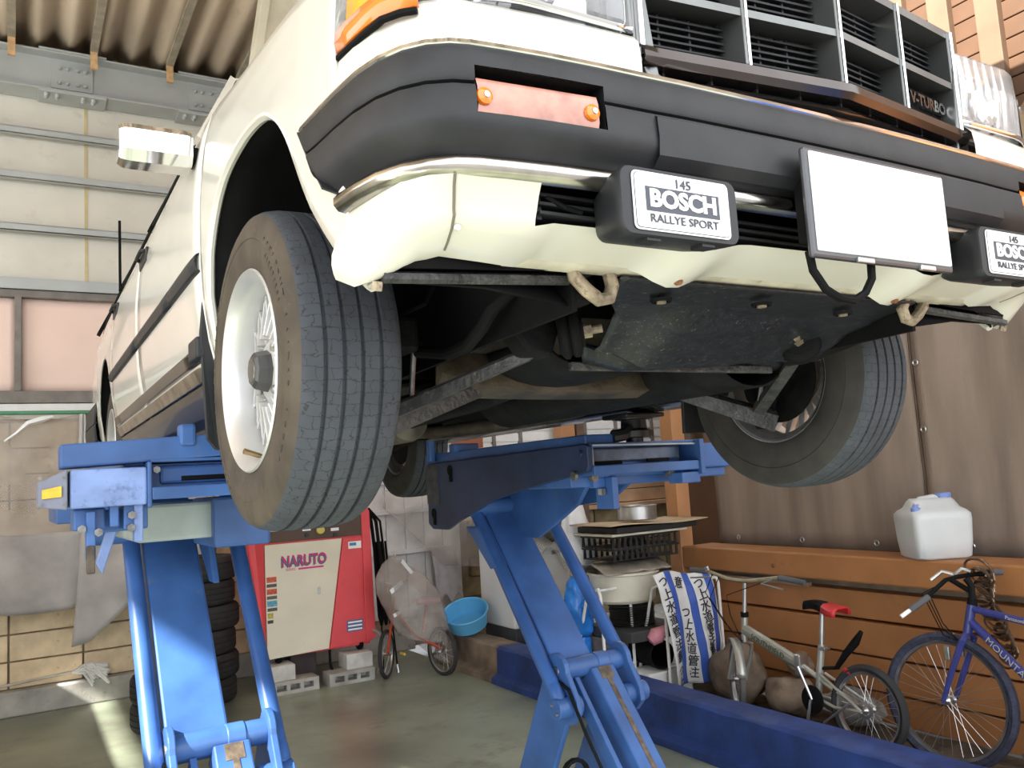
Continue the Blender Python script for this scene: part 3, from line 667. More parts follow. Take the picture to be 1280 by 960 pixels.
# head lamps and corner lamps
for s in (-1, 1):
    xs = lin(.425, .735, 10)
    yh = lambda x: -.738+.06*max(0, (x-.6)/.14)**2
    HL = MB().rows([[(s*x, yh(x)+.07, .42), (s*x, yh(x)+.09, .49), (s*x, yh(x)+.07, .565)] for x in xs]).build('head_lamp', REFLECT, CAR, smooth=True)
    R = []
    for i in range(41):
        x = .425+.31*i/40; rib = .0004*math.sin(i*PI*.5) if 3 < i < 37 else 0
        R.append([(s*x, yh(x)+.06, .415), (s*x, yh(x)+.005, .418), (s*x, yh(x)-.004+rib, .43), (s*x, yh(x)-.006+rib, .50), (s*x, yh(x)-.002, .564), (s*x, yh(x)+.06, .57)])
    MB().rows(R).build('lamp_glass', CLEARL, HL, smooth=True, solid=.003)
    MB().lathe([(.0, 0), (.03, .002), (.05, .02)], (s*.56, -.70, .49), (0,-1,0), 16).build('bulb_shield', CHROME, HL, smooth=True)
    for x0, x1 in ((.47, .60), (.62, .72)): MB().bb(s*x0, s*x1, -.705, -.70, .44, .54).build('reflector_facet', REFLECT, HL)
    R = [[(s*x, yh(x)-.008, .408), (s*x, yh(x)-.012, .416), (s*x, yh(x)+.0, .421)] for x in lin(.42, .74, 10)]
    MB().rows(R).build('lamp_trim', CHROME, HL, smooth=True, solid=.003)
    MB().tube([(s*.42, -.742, .41), (s*.421, -.74, .57)], .006, 6).build('lamp_trim', GRILLEM, HL)
    # orange corner lamp wrapping on to the wing
    cpth = [(.745, -.705), (.762, -.69), (.778, -.665), (.786, -.63), (.792, -.59), (.796, -.555)]
    R = []
    for i, (x, y) in enumerate(cpth):
        n = Vector((cpth[min(i+1, 5)][1]-cpth[max(i-1, 0)][1], -(cpth[min(i+1, 5)][0]-cpth[max(i-1, 0)][0]))).normalized()
        R.append([(s*(x+n.x*o), y+n.y*o, z) for o, z in ((-.01, .385), (.014, .388), (.018, .40), (.016, .418))])
    CLM = MB().rows(R).build('corner_lamp', ORANGE, CAR, smooth=True, solid=.003)
    R2 = []
    for i, (x, y) in enumerate(cpth):
        n = Vector((cpth[min(i+1, 5)][1]-cpth[max(i-1, 0)][1], -(cpth[min(i+1, 5)][0]-cpth[max(i-1, 0)][0]))).normalized()
        R2.append([(s*(x+n.x*o), y+n.y*o, z) for o, z in ((.016, .418), (.012, .46), (.006, .535))])
    MB().rows(R2[:3]).build('corner_lens', CLEARL, CLM, smooth=True, solid=.003)
    MB().rows(R2[2:5]).build('corner_lens', mat('amber ribbed lens', (.95, .5, .05), .2, var=.1, scale=60), CLM, smooth=True, solid=.003)
    MB().rows(R2[4:]).build('corner_lens', CLEARL, CLM, smooth=True, solid=.003)
    MB().rows([[(s*(x-.012), y+.004, z) for z in (.39, .54)] for x, y in cpth]).build('corner_backing', REFLECT, CLM, smooth=True)
    MB().tube([(s*(x+.012), y-.004*(i < 3)*3, .379) for i, (x, y) in enumerate(cpth)]+[(s*.81, -.53, .376)], .0055, 6).build('corner_seal', BLACK, CLM, smooth=True)
# ---------------------------------------------------------------- wheels
TYREM = mat('tyre rubber', (.058, .066, .078), .75, var=.12, scale=14)
SIDEM = mat('dusty sidewall', (.085, .068, .05), .75, var=.22, scale=12, dirt=(.13, .10, .07), dirtamt=.3); SIDEI = mat('shaded inner sidewall', (.04, .037, .033), .75, var=.25, scale=12)  # inner sidewall colour darkened to carry its shade; outer one is dusty
def tread_mat():
    m = TYREM.copy(); m.name = 'tyre tread'; nt = m.node_tree; b = nt.nodes['Principled BSDF']; L = nt.links.new
    uv = nt.nodes.new('ShaderNodeUVMap'); uv.uv_map = 'tread'
    br = nt.nodes.new('ShaderNodeTexBrick'); br.inputs['Scale'].default_value = 1; br.inputs['Mortar Size'].default_value = .035; br.inputs['Mortar Smooth'].default_value = .3
    br.inputs['Brick Width'].default_value = 1.0; br.inputs['Row Height'].default_value = 1.0; br.offset = .5
    nz = nt.nodes.new('ShaderNodeTexNoise'); nz.inputs['Scale'].default_value = 1.7; L(uv.outputs[0], nz.inputs['Vector'])
    vm = nt.nodes.new('ShaderNodeVectorMath'); vm.operation = 'MULTIPLY_ADD'; L(nz.outputs['Color'], vm.inputs[0]); vm.inputs[1].default_value = (.9, .7, 0); L(uv.outputs[0], vm.inputs[2])
    L(vm.outputs[0], br.inputs['Vector'])
    bp = nt.nodes.new('ShaderNodeBump'); bp.invert = True; bp.inputs['Strength'].default_value = .4; bp.inputs['Distance'].default_value = .002
    L(br.outputs['Fac'], bp.inputs['Height']); L(bp.outputs[0], b.inputs['Normal'])
    old = b.inputs['Base Color'].links[0].from_socket
    mx = nt.nodes.new('ShaderNodeMix'); mx.data_type = 'RGBA'; L(br.outputs['Fac'], mx.inputs[0]); L(old, mx.inputs[6]); mx.inputs[7].default_value = (.032, .033, .035, 1); L(mx.outputs[2], b.inputs['Base Color'])
    return m
TREADM = tread_mat()
def tyre_obj(parent, R=.315, rin=.185, hw=.1, n=120):
    G = [-.052, -.019, .014, .049]
    tw = .078; top = []
    h = -tw
    def crown(h): return R-.5*h*h*1.0-.0*h
    pts = [(-tw, crown(tw)-.003)]
    for g in G:
        pts += [(g-.0042, crown(g)), (g-.003, crown(g)-.007), (g+.003, crown(g)-.007), (g+.0042, crown(g))]
    pts += [(tw, crown(tw)-.003)]
    sideL = [(-.088, rin-.002), (-.094, rin+.004), (-.099, rin+.022), (-.103, R-.075), (-.1015, R-.060), (-.1035, R-.058), (-.102, R-.05), (-.097, R-.026), (-.090, R-.013)]
    prof = [(r, h_) for h_, r in sideL] + [(r, h_) for h_, r in pts] + [(r, -h_) for h_, r in sideL[::-1]]
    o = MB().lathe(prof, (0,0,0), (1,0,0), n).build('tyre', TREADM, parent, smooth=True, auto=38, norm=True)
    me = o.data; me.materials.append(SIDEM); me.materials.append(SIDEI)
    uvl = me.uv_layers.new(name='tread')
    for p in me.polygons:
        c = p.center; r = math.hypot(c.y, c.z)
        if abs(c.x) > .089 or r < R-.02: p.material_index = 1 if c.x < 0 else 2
        th = math.atan2(c.z, c.y)
        for li in p.loop_indices:
            v = me.vertices[me.loops[li].vertex_index].co
            a = math.atan2(v.z, v.y)
            while a-th > PI: a -= 2*PI
            while th-a > PI: a += 2*PI
            uvl.data[li].uv = (v.x/.028, a*R/.021)
    return o
def make_wheel(steer, name='front_wheel', alloy=True):
    prof = [(.197, -.094), (.199, -.099), (.196, -.1025), (.191, -.099), (.187, -.093), (.179, -.086), (.175, -.07), (.172, -.03), (.172, .0), (.165, .012), (.165, .06), (.178, .075), (.184, .090), (.193, .094), (.197, .0955), (.199, .092)]
    W_ = MB().lathe(prof, (0,0,0), (1,0,0), 72).build(name, ALLOY, CAR, smooth=True, auto=40)
    tyre_obj(W_)
    MB().lathe([(.163, .006), (.163, .07), (.177, .086)], (0,0,0), (1,0,0), 48).build('barrel_inside', ALLOYD, W_, smooth=True)
    MB().lathe([(.0, -.044), (.052, -.044), (.064, -.036), (.078, -.026), (.080, -.012), (.06, -.01), (0, -.01)], (-.016,0,0), (1,0,0), 40).build('wheel_centre', ALLOY, W_, smooth=True)
    sp = MB(); sp.add([(-.036, -.010, .072), (-.036, .010, .072), (-.030, .0045, .172), (-.030, -.0045, .172), (-.016, -.014, .070), (-.016, .014, .070), (-.004, .007, .173), (-.004, -.007, .173)], [(0,1,2,3), (4,7,6,5), (0,4,5,1), (1,5,6,2), (2,6,7,3), (3,7,4,0)])
    sp.add([(-.052, -.0028, .07), (-.052, .0028, .07), (-.034, .0015, .155), (-.034, -.0015, .155), (-.03, -.006, .07), (-.03, .006, .07), (-.028, .004, .165), (-.028, -.004, .165)], [(0,1,2,3), (4,7,6,5), (0,4,5,1), (1,5,6,2), (2,6,7,3), (3,7,4,0)])
    sp.xf(Matrix.Translation((-.016, 0, 0))); s0 = sp.build('spoke', ALLOY, W_, bevel=.0015)
    for i in range(1, 20): piece_copy(s0, W_, rot=(2*PI*i/20, 0, 0))
    MB().lathe([(0, -.092), (.030, -.091), (.036, -.086), (.040, -.07), (.045, -.044), (.045, -.03)], (0,0,0), (1,0,0), 8).build('hub_cap', mat('dark hub cap', (.10, .10, .10), .35, .5, var=.1), W_)
    MB().lathe([(0, -.0935), (.022, -.093), (.024, -.09)], (0,0,0), (1,0,0), 20).build('hub_badge', GRILLEM, W_, smooth=True)
    n0 = None
    for i in range(4):
        a = PI/4+PI/2*i
        if n0 is None: n0 = MB().lathe([(0, -.066), (.008, -.065), (.010, -.058), (.010, -.036)], (0, 0, .058), (1,0,0), 6).build('lug_nut', STEEL, W_); n0.rotation_euler = (a, 0, 0)
        else: piece_copy(n0, W_, rot=(a, 0, 0))
    MB().tube([(-.055, .05, -.168), (-.085, .048, -.158), (-.098, .047, -.154)], [.0045, .0055, .006], 8).build('valve', mat('brass valve', (.30, .21, .10), .4, .8, var=.2), W_, smooth=True)
    MB().lathe([(.05, .03), (.115, .03), (.115, .045), (.05, .045)], (0,0,0), (1,0,0), 32).build('brake_disc', mat('brake disc', (.16, .15, .14), .45, .8, var=.2), W_, smooth=True)
    MB().lathe([(.0, .05), (.10, .05), (.13, .056), (.13, .06), (0, .06)], (0,0,0), (1,0,0), 32).build('dust_shield', UNDER, W_, smooth=True)
    MB().box((.03, -.09, .06), (.07, .06, .10)).build('brake_caliper', UNDER, W_, bevel=.012)
    return W_
w0 = make_wheel(0); w0.location = (-.72, 0, 0); w0.rotation_euler = (0, 0, .027)
w1 = copy_tree(w0, CAR); w1.location = (.72, 0, 0); w1.rotation_euler = (0, 0, PI+.027)
w2 = copy_tree(w0, CAR); w2.name = 'rear_wheel'; w2.location = (-.715, 2.73, 0); w2.rotation_euler = (.4, 0, 0)
w3 = copy_tree(w0, CAR); w3.name = 'rear_wheel'; w3.location = (.715, 2.73, 0); w3.rotation_euler = (0, 0, PI)
# embossed arcs of lettering on the outer sidewall of the near tyre
ty = [c for c in w0.children if c.name.startswith('tyre')][0]
SLM = mat('raised sidewall rubber', (.07, .06, .048), .7, var=.1)
for body, a0, rr, sz in (('STEEL RADIAL TUBELESS', .75, .262, .024), ('STEEL RADIAL TUBELESS', -2.4, .262, .024), ('195/70R14', 2.75, .243, .016)):
    for k, ch in enumerate(body):
        if ch == ' ': continue
        a = a0-k*sz*.95/rr
        pos = Vector((-.1022 if rr < .25 else -.1012, rr*math.cos(a), rr*math.sin(a))); up = Vector((0, math.cos(a), math.sin(a)))
        text_mesh('raised_letter', ch, sz, SLM, frame(pos, Vector((-1,0,0)).cross(up)*-1, up), w0, .0012)
# ---------------------------------------------------------------- underside
MB().bb(-.63, .63, .32, 3.8, .03, .10).build('floor_pan', UNDER, CAR, bevel=.02)
for s in (-1, 1): MB().bb(s*.37-.04, s*.37+.04, -.5, 2.2, .055, .11).build('chassis_rail', UNDER, CAR, bevel=.015)
MB().add([(-.44, -.60, .25), (.44, -.60, .25), (.44, .32, .22), (-.44, .32, .22)], [(0,1,2,3)]).build('engine_bay_floor', BLACK, CAR, solid=.01)
# splash guard
R = []
for j in range(25):
    t = j/24; y = -.618+.351*t
    row = []
    for i in range(41):
        u = i/40; xl = ip(t, [0, .2, .45, .7, .85, 1], [-.37, -.36, -.27, -.245, -.26, -.22]); xr = ip(t, [0, .3, .6, .8, 1], [.40, .42, .41, .40, .38])
        x = xl+(xr-xl)*u
        z = ip(t, [0, .25, .5, .62, .8, .93, 1], [.072, .060, .042, .018, .006, -.004, -.014])
        z += .006*math.sin(x*14)*(t > .3) - .016*math.exp(-((t-.74)/.05)**2) + .016*math.exp(-((t-.86)/.025)**2)
        z -= .024*ip(x, [-.2, -.13, .12, .25], [0, 1, 1, 0])*ip(t, [.36, .42, .9, 1], [0, 1, 1, .4])
        row.append((x, y+.02*math.sin(x*5)*t, z))
    R.append(row)
SG = MB().rows(R).build('splash_guard', GUARD, CAR, smooth=True, solid=.004, auto=50)
for x, y, z in ((-.24, -.56, .053), (-.02, -.585, .052), (.24, -.56, .053)):
    MB().lathe([(.020, -.002), (.017, .004), (.012, .003)], (x, y, z), (0,0,-1), 16).build('guard_hole_rim', BLACK, SG, smooth=True)
    MB().cyl((x, y, z+.004), (x, y, z-.006), .009, n=6).build('guard_bolt', HOOK, SG)
MB().bb(-.24, .34, -.275, -.262, -.03, -.012).build('guard_rear_flange', ARMMET, SG, bevel=.003)
for s in (-1, 1):
    # inner end plates of the nose, radiator support bar, tow hook
    MB().tube([(s*.77, -.59, .050), (s*.44, -.575, .072)], .009, 6).build('support_bar', ARMMET, CAR)
    MB().add([(s*.78, -.60, .06), (s*.45, -.60, .08), (s*.45, -.60, .30), (s*.79, -.62, .30)], [(0,1,2,3)]).build('nose_inner', BLACK, CAR, solid=.006)
    MB().bb(s*.365, s*.475, -.60, -.50, .09, .13).build('hook_mount', UNDER, CAR, bevel=.012)
    MB().tube([(s*.455, -.60, .10), (s*.450, -.60, .070), (s*.428, -.60, .050), (s*.405, -.60, .036), (s*.385, -.60, .040), (s*.377, -.60, .060), (s*.386, -.605, .085), (s*.40, -.61, .105)], .0115, 10).build('tow_hook', HOOK, CAR, smooth=True)
    # tension rod: bracket, bushes, rod
    MB().prism([(s*.415, -.36, .10), (s*.335, -.36, .085), (s*.325, -.365, .03), (s*.345, -.365, -.02), (s*.39, -.36, -.012), (s*.42, -.355, .03)], (0, .06, 0)).build('rod_bracket', UNDER, CAR, bevel=.008)
    ax = Vector((s*.75, -.45, .1)).normalized()*-1; ax = Vector((-s*.80, -.58, .10)).normalized(); c = Vector((s*.322, -.375, .022))
    BU = MB().lathe([(.0, -.012), (.036, -.012), (.047, -.004), (.048, .004), (.040, .010), (.046, .015), (.047, .022), (.042, .028), (.030, .031), (.030, .036), (.017, .037), (.0, .037)], c, ax, 24).build('rod_bush', BLACK, CAR, smooth=True, auto=50)
    MB().cyl(c+ax*.036, c+ax*.052, .014, n=6).build('rod_nut', HOOK, BU); MB().cyl(c+ax*.05, c+ax*.072, .008, n=10).build('rod_thread', HOOK, BU)
    # lower link, a pressed arm widening to the wheel
    A = Vector((s*.585, .035, -.112)); B = Vector((s*.345, -.345, .004)); d = (B-A).normalized(); up = Vector((0, -.30, 1)); up = (up-d*up.dot(d)).normalized(); sd = d.cross(up)
    def arm(A, B, wa, wb, ha, hb, n=8):
        R = []
        for i in range(n+1):
            t = i/n; p = A.lerp(B, t); w = wa+(wb-wa)*t; h = ha+(hb-ha)*t
            R.append([p+sd*a+up*b for a, b in ((-w, -h), (-w*.9, h*.6), (-w*.5, h), (w*.5, h), (w*.9, h*.6), (w, -h), (w*.8, -h*.9), (-w*.8, -h*.9))])
        m = MB().rows(R, closed=True); m.f.append(tuple(range(8))); m.f.append(tuple(n*8+i for i in range(8))[::-1]); return m
    arm(A, B, .017, .013, .016, .012).build('tension_rod', ARMMET, CAR, smooth=True, auto=40)
    A2 = Vector((s*.61, .0, -.118)); B2 = Vector((s*.29, .07, -.02)); d = (B2-A2).normalized(); up = Vector((0, -.3, 1)); up = (up-d*up.dot(d)).normalized(); sd = d.cross(up)
    arm(A2, B2, .050, .040, .028, .018).build('lower_link', ARMMET, CAR, smooth=True, auto=40)
    MB().lathe([(.0, -.03), (.022, -.03), (.03, -.01), (.034, .02), (.02, .05), (0, .05)], (s*.615, .02, -.115), (0,0,1), 16).build('ball_joint', BLACK, CAR, smooth=True)
    MB().tube([(s*.62, .02, -.10), (s*.635, .01, -.02), (s*.625, .02, .08), (s*.60, .04, .20)], [.028, .036, .034, .028], 10).build('steering_knuckle', UNDER, CAR, smooth=True)
    MB().cyl((s*.60, .05, .05), (s*.53, .09, .40), .028, n=14).build('strut_tube', UNDER, CAR, smooth=True)
    MB().tube([(s*.565+.05*math.cos(q*.7), .075+.05*math.sin(q*.7), .22+q*.006) for q in range(34)], .007, 6).build('coil_spring', BLACK, CAR, smooth=True)
    MB().tube([(s*.60, .14, -.03), (s*.45, .17, -.005), (s*.25, .19, .01)], .011, 8).build('tie_rod', UNDER, CAR, smooth=True)
    # anti roll bar end and drop link
    MB().tube([(s*.30, -.44, .10), (s*.40, -.43, .096), (s*.455, -.415, .088), (s*.475, -.38, .064), (s*.474, -.33, .036), (s*.474, -.27, .014), (s*.482, -.20, .010), (s*.508, -.12, .026)], .0125, 10).build('anti_roll_bar', BLACK, CAR, smooth=True)
    MB().cyl((s*.508, -.105, .045), (s*.506, -.07, -.075), .006, n=8).build('drop_link', BOLTM, CAR)
    MB().lathe([(0, 0), (.014, 0), (.016, .01), (.014, .02), (0, .02)], (s*.508, -.11, .028), (0, 0, 1), 12).build('link_bush', BLACK, CAR, smooth=True)
    MB().tube([(s*.56, -.02, .16), (s*.545, -.10, .10), (s*.50, -.15, .12), (s*.46, -.16, .2)], .006, 6).build('brake_hose', BLACK, CAR, smooth=True)
    MB().bb(s*.56-.04, s*.56+.04, -.16, -.08, .02, .09).build('caliper_shield', UNDER, CAR, bevel=.01)
MB().rows([[(x, .02, .05), (x, .03, -.02-.015*math.cos(x*3)), (x, .10, -.032-.015*math.cos(x*3)), (x, .17, -.015), (x, .18, .05)] for x in lin(-.40, .42, 12)]).build('cross_member', mat('brown greasy steel', (.085, .066, .042), .5, .2, var=.4, scale=12, bump=.3, bscale=60), CAR, smooth=True, solid=.006)
# right splash plate seen against the far wheel
MB().prism([(.47, -.32, .06), (.60, -.40, .07), (.64, -.37, .06), (.60, -.30, .035), (.50, -.26, .0), (.46, -.26, .02)], (0, .004, .006)).build('stone_deflector', UNDER, CAR, bevel=.002)
MB().rows([[(.30+.12*math.cos(a), y, .03+.09*math.sin(a)) for a in lin(PI, 2*PI, 10)] for y in lin(-.25, .9, 6)]).build('gearbox_underside', UNDER, CAR, smooth=True, solid=.006)
MB().rows([[(-.08+.19*math.cos(a), y, .05+.075*math.sin(a)) for a in lin(PI, 2*PI, 10)] for y in lin(-.22, .25, 6)]).build('oil_pan', UNDER, CAR, smooth=True, solid=.006)
EX = MB().tube([(.52, .58, .03), (.515, .70, -.006), (.49, .85, -.022), (.478, 1.0, -.022), (.47, 1.3, -.024), (.49, 1.8, -.012), (.43, 2.2, .01), (.40, 2.5, .03)], .030, 12).build('exhaust_pipe', mat('exhaust metal', (.17, .15, .12), .55, .5, var=.3, scale=10), CAR, smooth=True)
MB().lathe([(.03, 0), (.075, .03), (.08, .06), (.08, .5), (.075, .53), (.03, .56)], (.10, 1.3, .0), (.08, 1, .0), 20).build('silencer', mat('silencer metal', (.15, .135, .11), .55, .4, var=.3, scale=10), CAR, smooth=True)
MB().tube([(.0, .25, .02), (.03, .6, .0), (.08, 1.0, .0), (.10, 1.32, .0)], .028, 12).build('front_pipe', UNDER, CAR, smooth=True)
MB().cyl((-.72, 2.73, 0), (.72, 2.73, 0), .035, n=14).build('rear_axle', UNDER, CAR, smooth=True)
MB().lathe([(.03, -.12), (.09, -.07), (.12, 0), (.09, .07), (.03, .12)], (0, 2.73, 0), (1, 0, 0), 18).build('differential', UNDER, CAR, smooth=True)
MB().cyl((0, .9, .06), (0, 2.6, .02), .035, n=12).build('propeller_shaft', UNDER, CAR, smooth=True)
for s in (-1, 1): MB().cyl((s*.5, 1.9, .03), (s*.55, 2.7, -.06), .022, n=10).build('trailing_arm', UNDER, CAR, smooth=True)
# ================================================================== the blue lift, two units
TP = Vector((0, 1.62, 1.53)); KN = Vector((0, 1.07, .89)); LD = (KN-TP).normalized(); LN = Vector((0, LD.z, -LD.y)); LN = LN if LN.z > 0 else -LN   # leg direction and face normal
def obox(p0, p1, x0, x1, d0, d1):
    """box along p0-p1 (in the yz plane), x0..x1 wide, d0..d1 along the leg face normal"""
    p0, p1 = Vector(p0), Vector(p1); d = (p1-p0).normalized(); n = Vector((0, d.z, -d.y)); n = n if n.z > 0 else -n
    P = [Vector((x, 0, 0))+q+n*w for w in (d0, d1) for q, x in ((p0, x0), (p0, x1), (p1, x1), (p1, x0))]
    return MB().add(P, [(0,1,2,3), (7,6,5,4), (0,4,5,1), (1,5,6,2), (2,6,7,3), (3,7,4,0)])
def yzprism(poly, x0, x1): return MB().prism([(x0, y, z) for y, z in poly], (x1-x0, 0, 0))
def circ2(c, r, a0, a1, n): return [(c[0]+r*math.cos(a0+(a1-a0)*i/n), c[1]+r*math.sin(a0+(a1-a0)*i/n)) for i in range(n+1)]
def lift_legs(T, U):
    obox(TP-LD*.12, KN+LD*.02, U+.035, U+.215, -.07, 0).build('upper_arm', BLUE, T, bevel=.008)
    for x in (U, U+.352):
        r = MB(); a = Vector((x, TP.y+.02, TP.z+.02)) - LD*.10; b = Vector((x, 1.015, .80))
        r.cyl(a, b, .0275, n=18); r.lathe([(.0275, 0), (.030, .01), (.030, .05), (.020, .08)], b-(b-a).normalized()*.06, b-a, 18)
        RD = r.build('link_rod', BLUEROD, T, smooth=True, auto=50)
        s = 1 if x == U else -1
        st = MB().cyl((x-.03*s, 1.0, .775), (x+.075*s, 1.0, .775), .037, n=20).build('pivot_stub', BLUE, RD, smooth=True, bevel=.003)
        for dy, dz in ((.016, .012), (-.014, -.014)): MB().cyl((x-.03*s, 1.0+dy, .775+dz), (x-.036*s, 1.0+dy, .775+dz), .006, n=6).build('stub_screw', STEEL, RD)
    KP = MB().cyl((U+.05, KN.y, KN.z), (U+.325, KN.y, KN.z), .038, n=24).build('knee_pin', BLUE, T, smooth=True, bevel=.002)
    for x in (U+.20, ): MB().cyl((x, KN.y, KN.z), (x+.055, KN.y, KN.z), .042, n=24).build('pin_collar', BLUE, KP, smooth=True, bevel=.003)
    MB().cyl((U+.028, KN.y, KN.z), (U+.05, KN.y, KN.z), .018, n=10).build('pin_bolt', STEEL, KP, bevel=.002)
    # knee plates: rounded head, running down and away to the base
    a_ = math.atan2(.10-KN.z, 1.46-KN.y)
    head = circ2((KN.y, KN.z), .065, a_+PI/2, a_+1.35*PI, 10)
    poly = [(1.56, .16)]+head+[(1.0-.055, .80), (1.0-.06, .755), (1.0-.02, .715), (1.03, .70), (1.36, .12), (1.52, .10)]
    for i, x in enumerate((U+.03, U+.318)):
        KPL = yzprism(poly, x, x+.022).build('knee_plate', BLUE, T, bevel=.004)
    # lower inner beam, near the viewer
    obox(KN+LD*.03, KN+LD*1.05, U+.155, U+.262, -.075, .035).build('lower_beam', BLUE, T, bevel=.006)
    gs = obox(KN+LD*.035, KN+LD*1.0, U+.203, U+.222, .0345, .0375).build('grease_strip', GREASE, T)
    obox(KN+LD*.035, KN+LD*.085, U+.185, U+.24, .034, .037).build('grease_patch', GREASE, T)
    obox(KN+LD*.04, KN+LD*.95, U+.092, U+.112, -.05, .005).build('side_bar', BLUE, T, bevel=.003)
    obox(KN+LD*.45, KN+LD*.95, U+.06, U+.135, .006, .010).build('guard_plate', mat('galvanised plate', (.42, .42, .41), .5, .6, var=.15, scale=12), T)
    # base on the floor
    bs = MB(); bs.bb(U-.06, U-.01, .25, 2.1, 0, .10); bs.bb(U+.36, U+.41, .25, 2.1, 0, .10); bs.bb(U-.06, U+.41, .25, .33, 0, .09); bs.bb(U-.06, U+.41, 2.02, 2.1, 0, .09)
    bs.build('base_frame', BLUE, T, bevel=.004)
    for y, z in ((1.46, .13), (.40, .10)): MB().cyl((U-.02, y, z), (U+.37, y, z), .03, n=16).build('base_pin', BLUE, T, smooth=True)
    # hoses
    MB().tube([(U+.02, KN.y-.02, KN.z-.03), (U+.02, .98, .84), (U+.03, .90, .70), (U+.05, .82, .56), (U+.08, .72, .46)], .006, 8).build('hose', BLACK, T, smooth=True)
    MB().tube([(U+.0+.05*math.cos(q*.5), .93+.02*q*.05, .56+.05*math.sin(q*.5)) for q in range(26)], .007, 8).build('hose_loop', BLACK, T, smooth=True)
def slot(T, x0, x1, y, z, nm='slot'): MB().bb(x0, x1, y-.004, y+.004, z-.006, z+.006).build(nm, BLACK, T, bevel=.002)
# ---- unit under the driver's side (left in the photograph)
LT = thing('car_lift', 'blue scissor lift unit on the left, worn pale end box with yellow sticker', 'lift', (-.69, 1.1, 0), 'lift units')
lift_legs(LT, -.86)
MB().prism([(-1.12, .55, 1.702), (-.66, .55, 1.722), (-.62, .55, 1.735), (-.62, .55, 1.772), (-.70, .55, 1.778), (-1.12, .55, 1.758)], (0, .10, 0)).build('end_beam', BLUE, LT, bevel=.005)
MB().bb(-.98, -.62, .60, 1.9, 1.70, 1.768).build('runway_beam', BLUE, LT, bevel=.005)
MB().bb(-.86, -.82, .54, .58, 1.745, 1.80).build('stop_lug', BLUE, LT, bevel=.008)
MB().bb(-.70, -.56, .56, .66, 1.765, 1.785).build('stop_lug', BLUE, LT, bevel=.006)
MB().bb(-1.10, -.935, .535, .72, 1.608, 1.698).build('end_box', BLUE2, LT, bevel=.006)
cap = MB().prism([(-1.105, .53, 1.700), (-1.105, .53, 1.606), (-1.165, .56, 1.615), (-1.165, .56, 1.672)], (0, .12, 0)).build('end_cap', mat('grey blue cap', (.17, .18, .24), .5, var=.2), LT, bevel=.004)
MB().prism([(-1.156, .553, 1.655), (-1.156, .553, 1.634), (-1.117, .534, 1.637), (-1.117, .534, 1.662)], (0, -.003, 0)).build('sticker', mat('yellow sticker', (.62, .42, .03), .5, var=.15, scale=40), cap)
for z in (1.617, 1.69):
    for x, y in ((-1.112, .528), (-1.16, .552)): MB().cyl((x, y, z-.008 if z > 1.65 else z+.004), (x, y-.005, z-.008 if z > 1.65 else z+.004), .004, n=6).build('cap_screw', BOLTM, cap)
MB().bb(-.935, -.925, .53, .9, 1.60, 1.71).build('box_flange', BLUE, LT, bevel=.003)
ch = MB(); ch.bb(-.925, -.44, .60, .62, 1.62, 1.715); ch.bb(-.925, -.44, .55, .62, 1.708, 1.716); ch.bb(-.925, -.44, .53, .62, 1.618, 1.648)
ch.build('cross_channel', BLUE, LT, bevel=.003)
MB().bb(-.90, -.60, .585, .60, 1.655, 1.70).build('channel_panel', BLUE, LT, bevel=.010)
slot(LT, -.85, -.74, .585, 1.667); MB().cyl((-.912, .56, 1.69), (-.912, .545, 1.69), .009, n=6).build('channel_bolt', BOLTM, LT)
MB().bb(-.92, -.52, .9, 1.5, 1.50, 1.605).build('inner_housing', mat('pale green housing', (.36, .42, .40), .5, var=.12), LT, bevel=.01)
MB().bb(-.72, -.56, .86, 1.2, 1.47, 1.615).build('inner_web', BLUE, LT, bevel=.01)
for x0, x1, z0, z1, y in ((-1.09, -1.02, 1.555, 1.606, .60), (-1.03, -.955, 1.545, 1.60, .66), (-.985, -.93, 1.55, 1.615, .57)):
    MB().bb(x0, x1, y, y+.12, z0, z1).build('bracket', BLUE, LT, bevel=.005)
for x, z0, z1, m in ((-1.055, 1.485, 1.60, BLUE), (-1.005, 1.56, 1.625, BLUE), (-.952, 1.52, 1.61, BLUE2)): MB().bb(x-.010, x+.010, .56, .60, z0, z1).build('hanging_bar', m, LT, bevel=.003)
MB().bb(-1.065, -1.047, .555, .575, 1.455, 1.52).build('rusty_bar', GREASE, LT, bevel=.003)
for x, z in ((-.968, 1.585), (-.97, 1.555), (-1.075, 1.56), (-1.04, 1.55)): MB().cyl((x, .565, z), (x, .545, z), .010, n=6).build('bracket_bolt', BOLTM, LT)
MB().prism([(-1.01, .70, 1.55), (-.985, .70, 1.55), (-1.02, .70, 1.44), (-1.035, .70, 1.47)], (0, .02, 0)).build('lock_pawl', BLUE2, LT, bevel=.003)
MB().cyl((-1.00, 1.58, 1.51), (-.48, 1.58, 1.51), .038, n=18).build('top_shaft', BLUE, LT, smooth=True)
yzprism([(1.75, 1.58), (1.45, 1.58), (1.30, 1.33), (1.38, 1.33)], -.64, -.62).build('gusset', BLUE, LT, bevel=.004)
MB().bb(-1.10, -.44, 1.3, 1.9, 1.56, 1.61).build('rear_cross', BLUE, LT, bevel=.005)
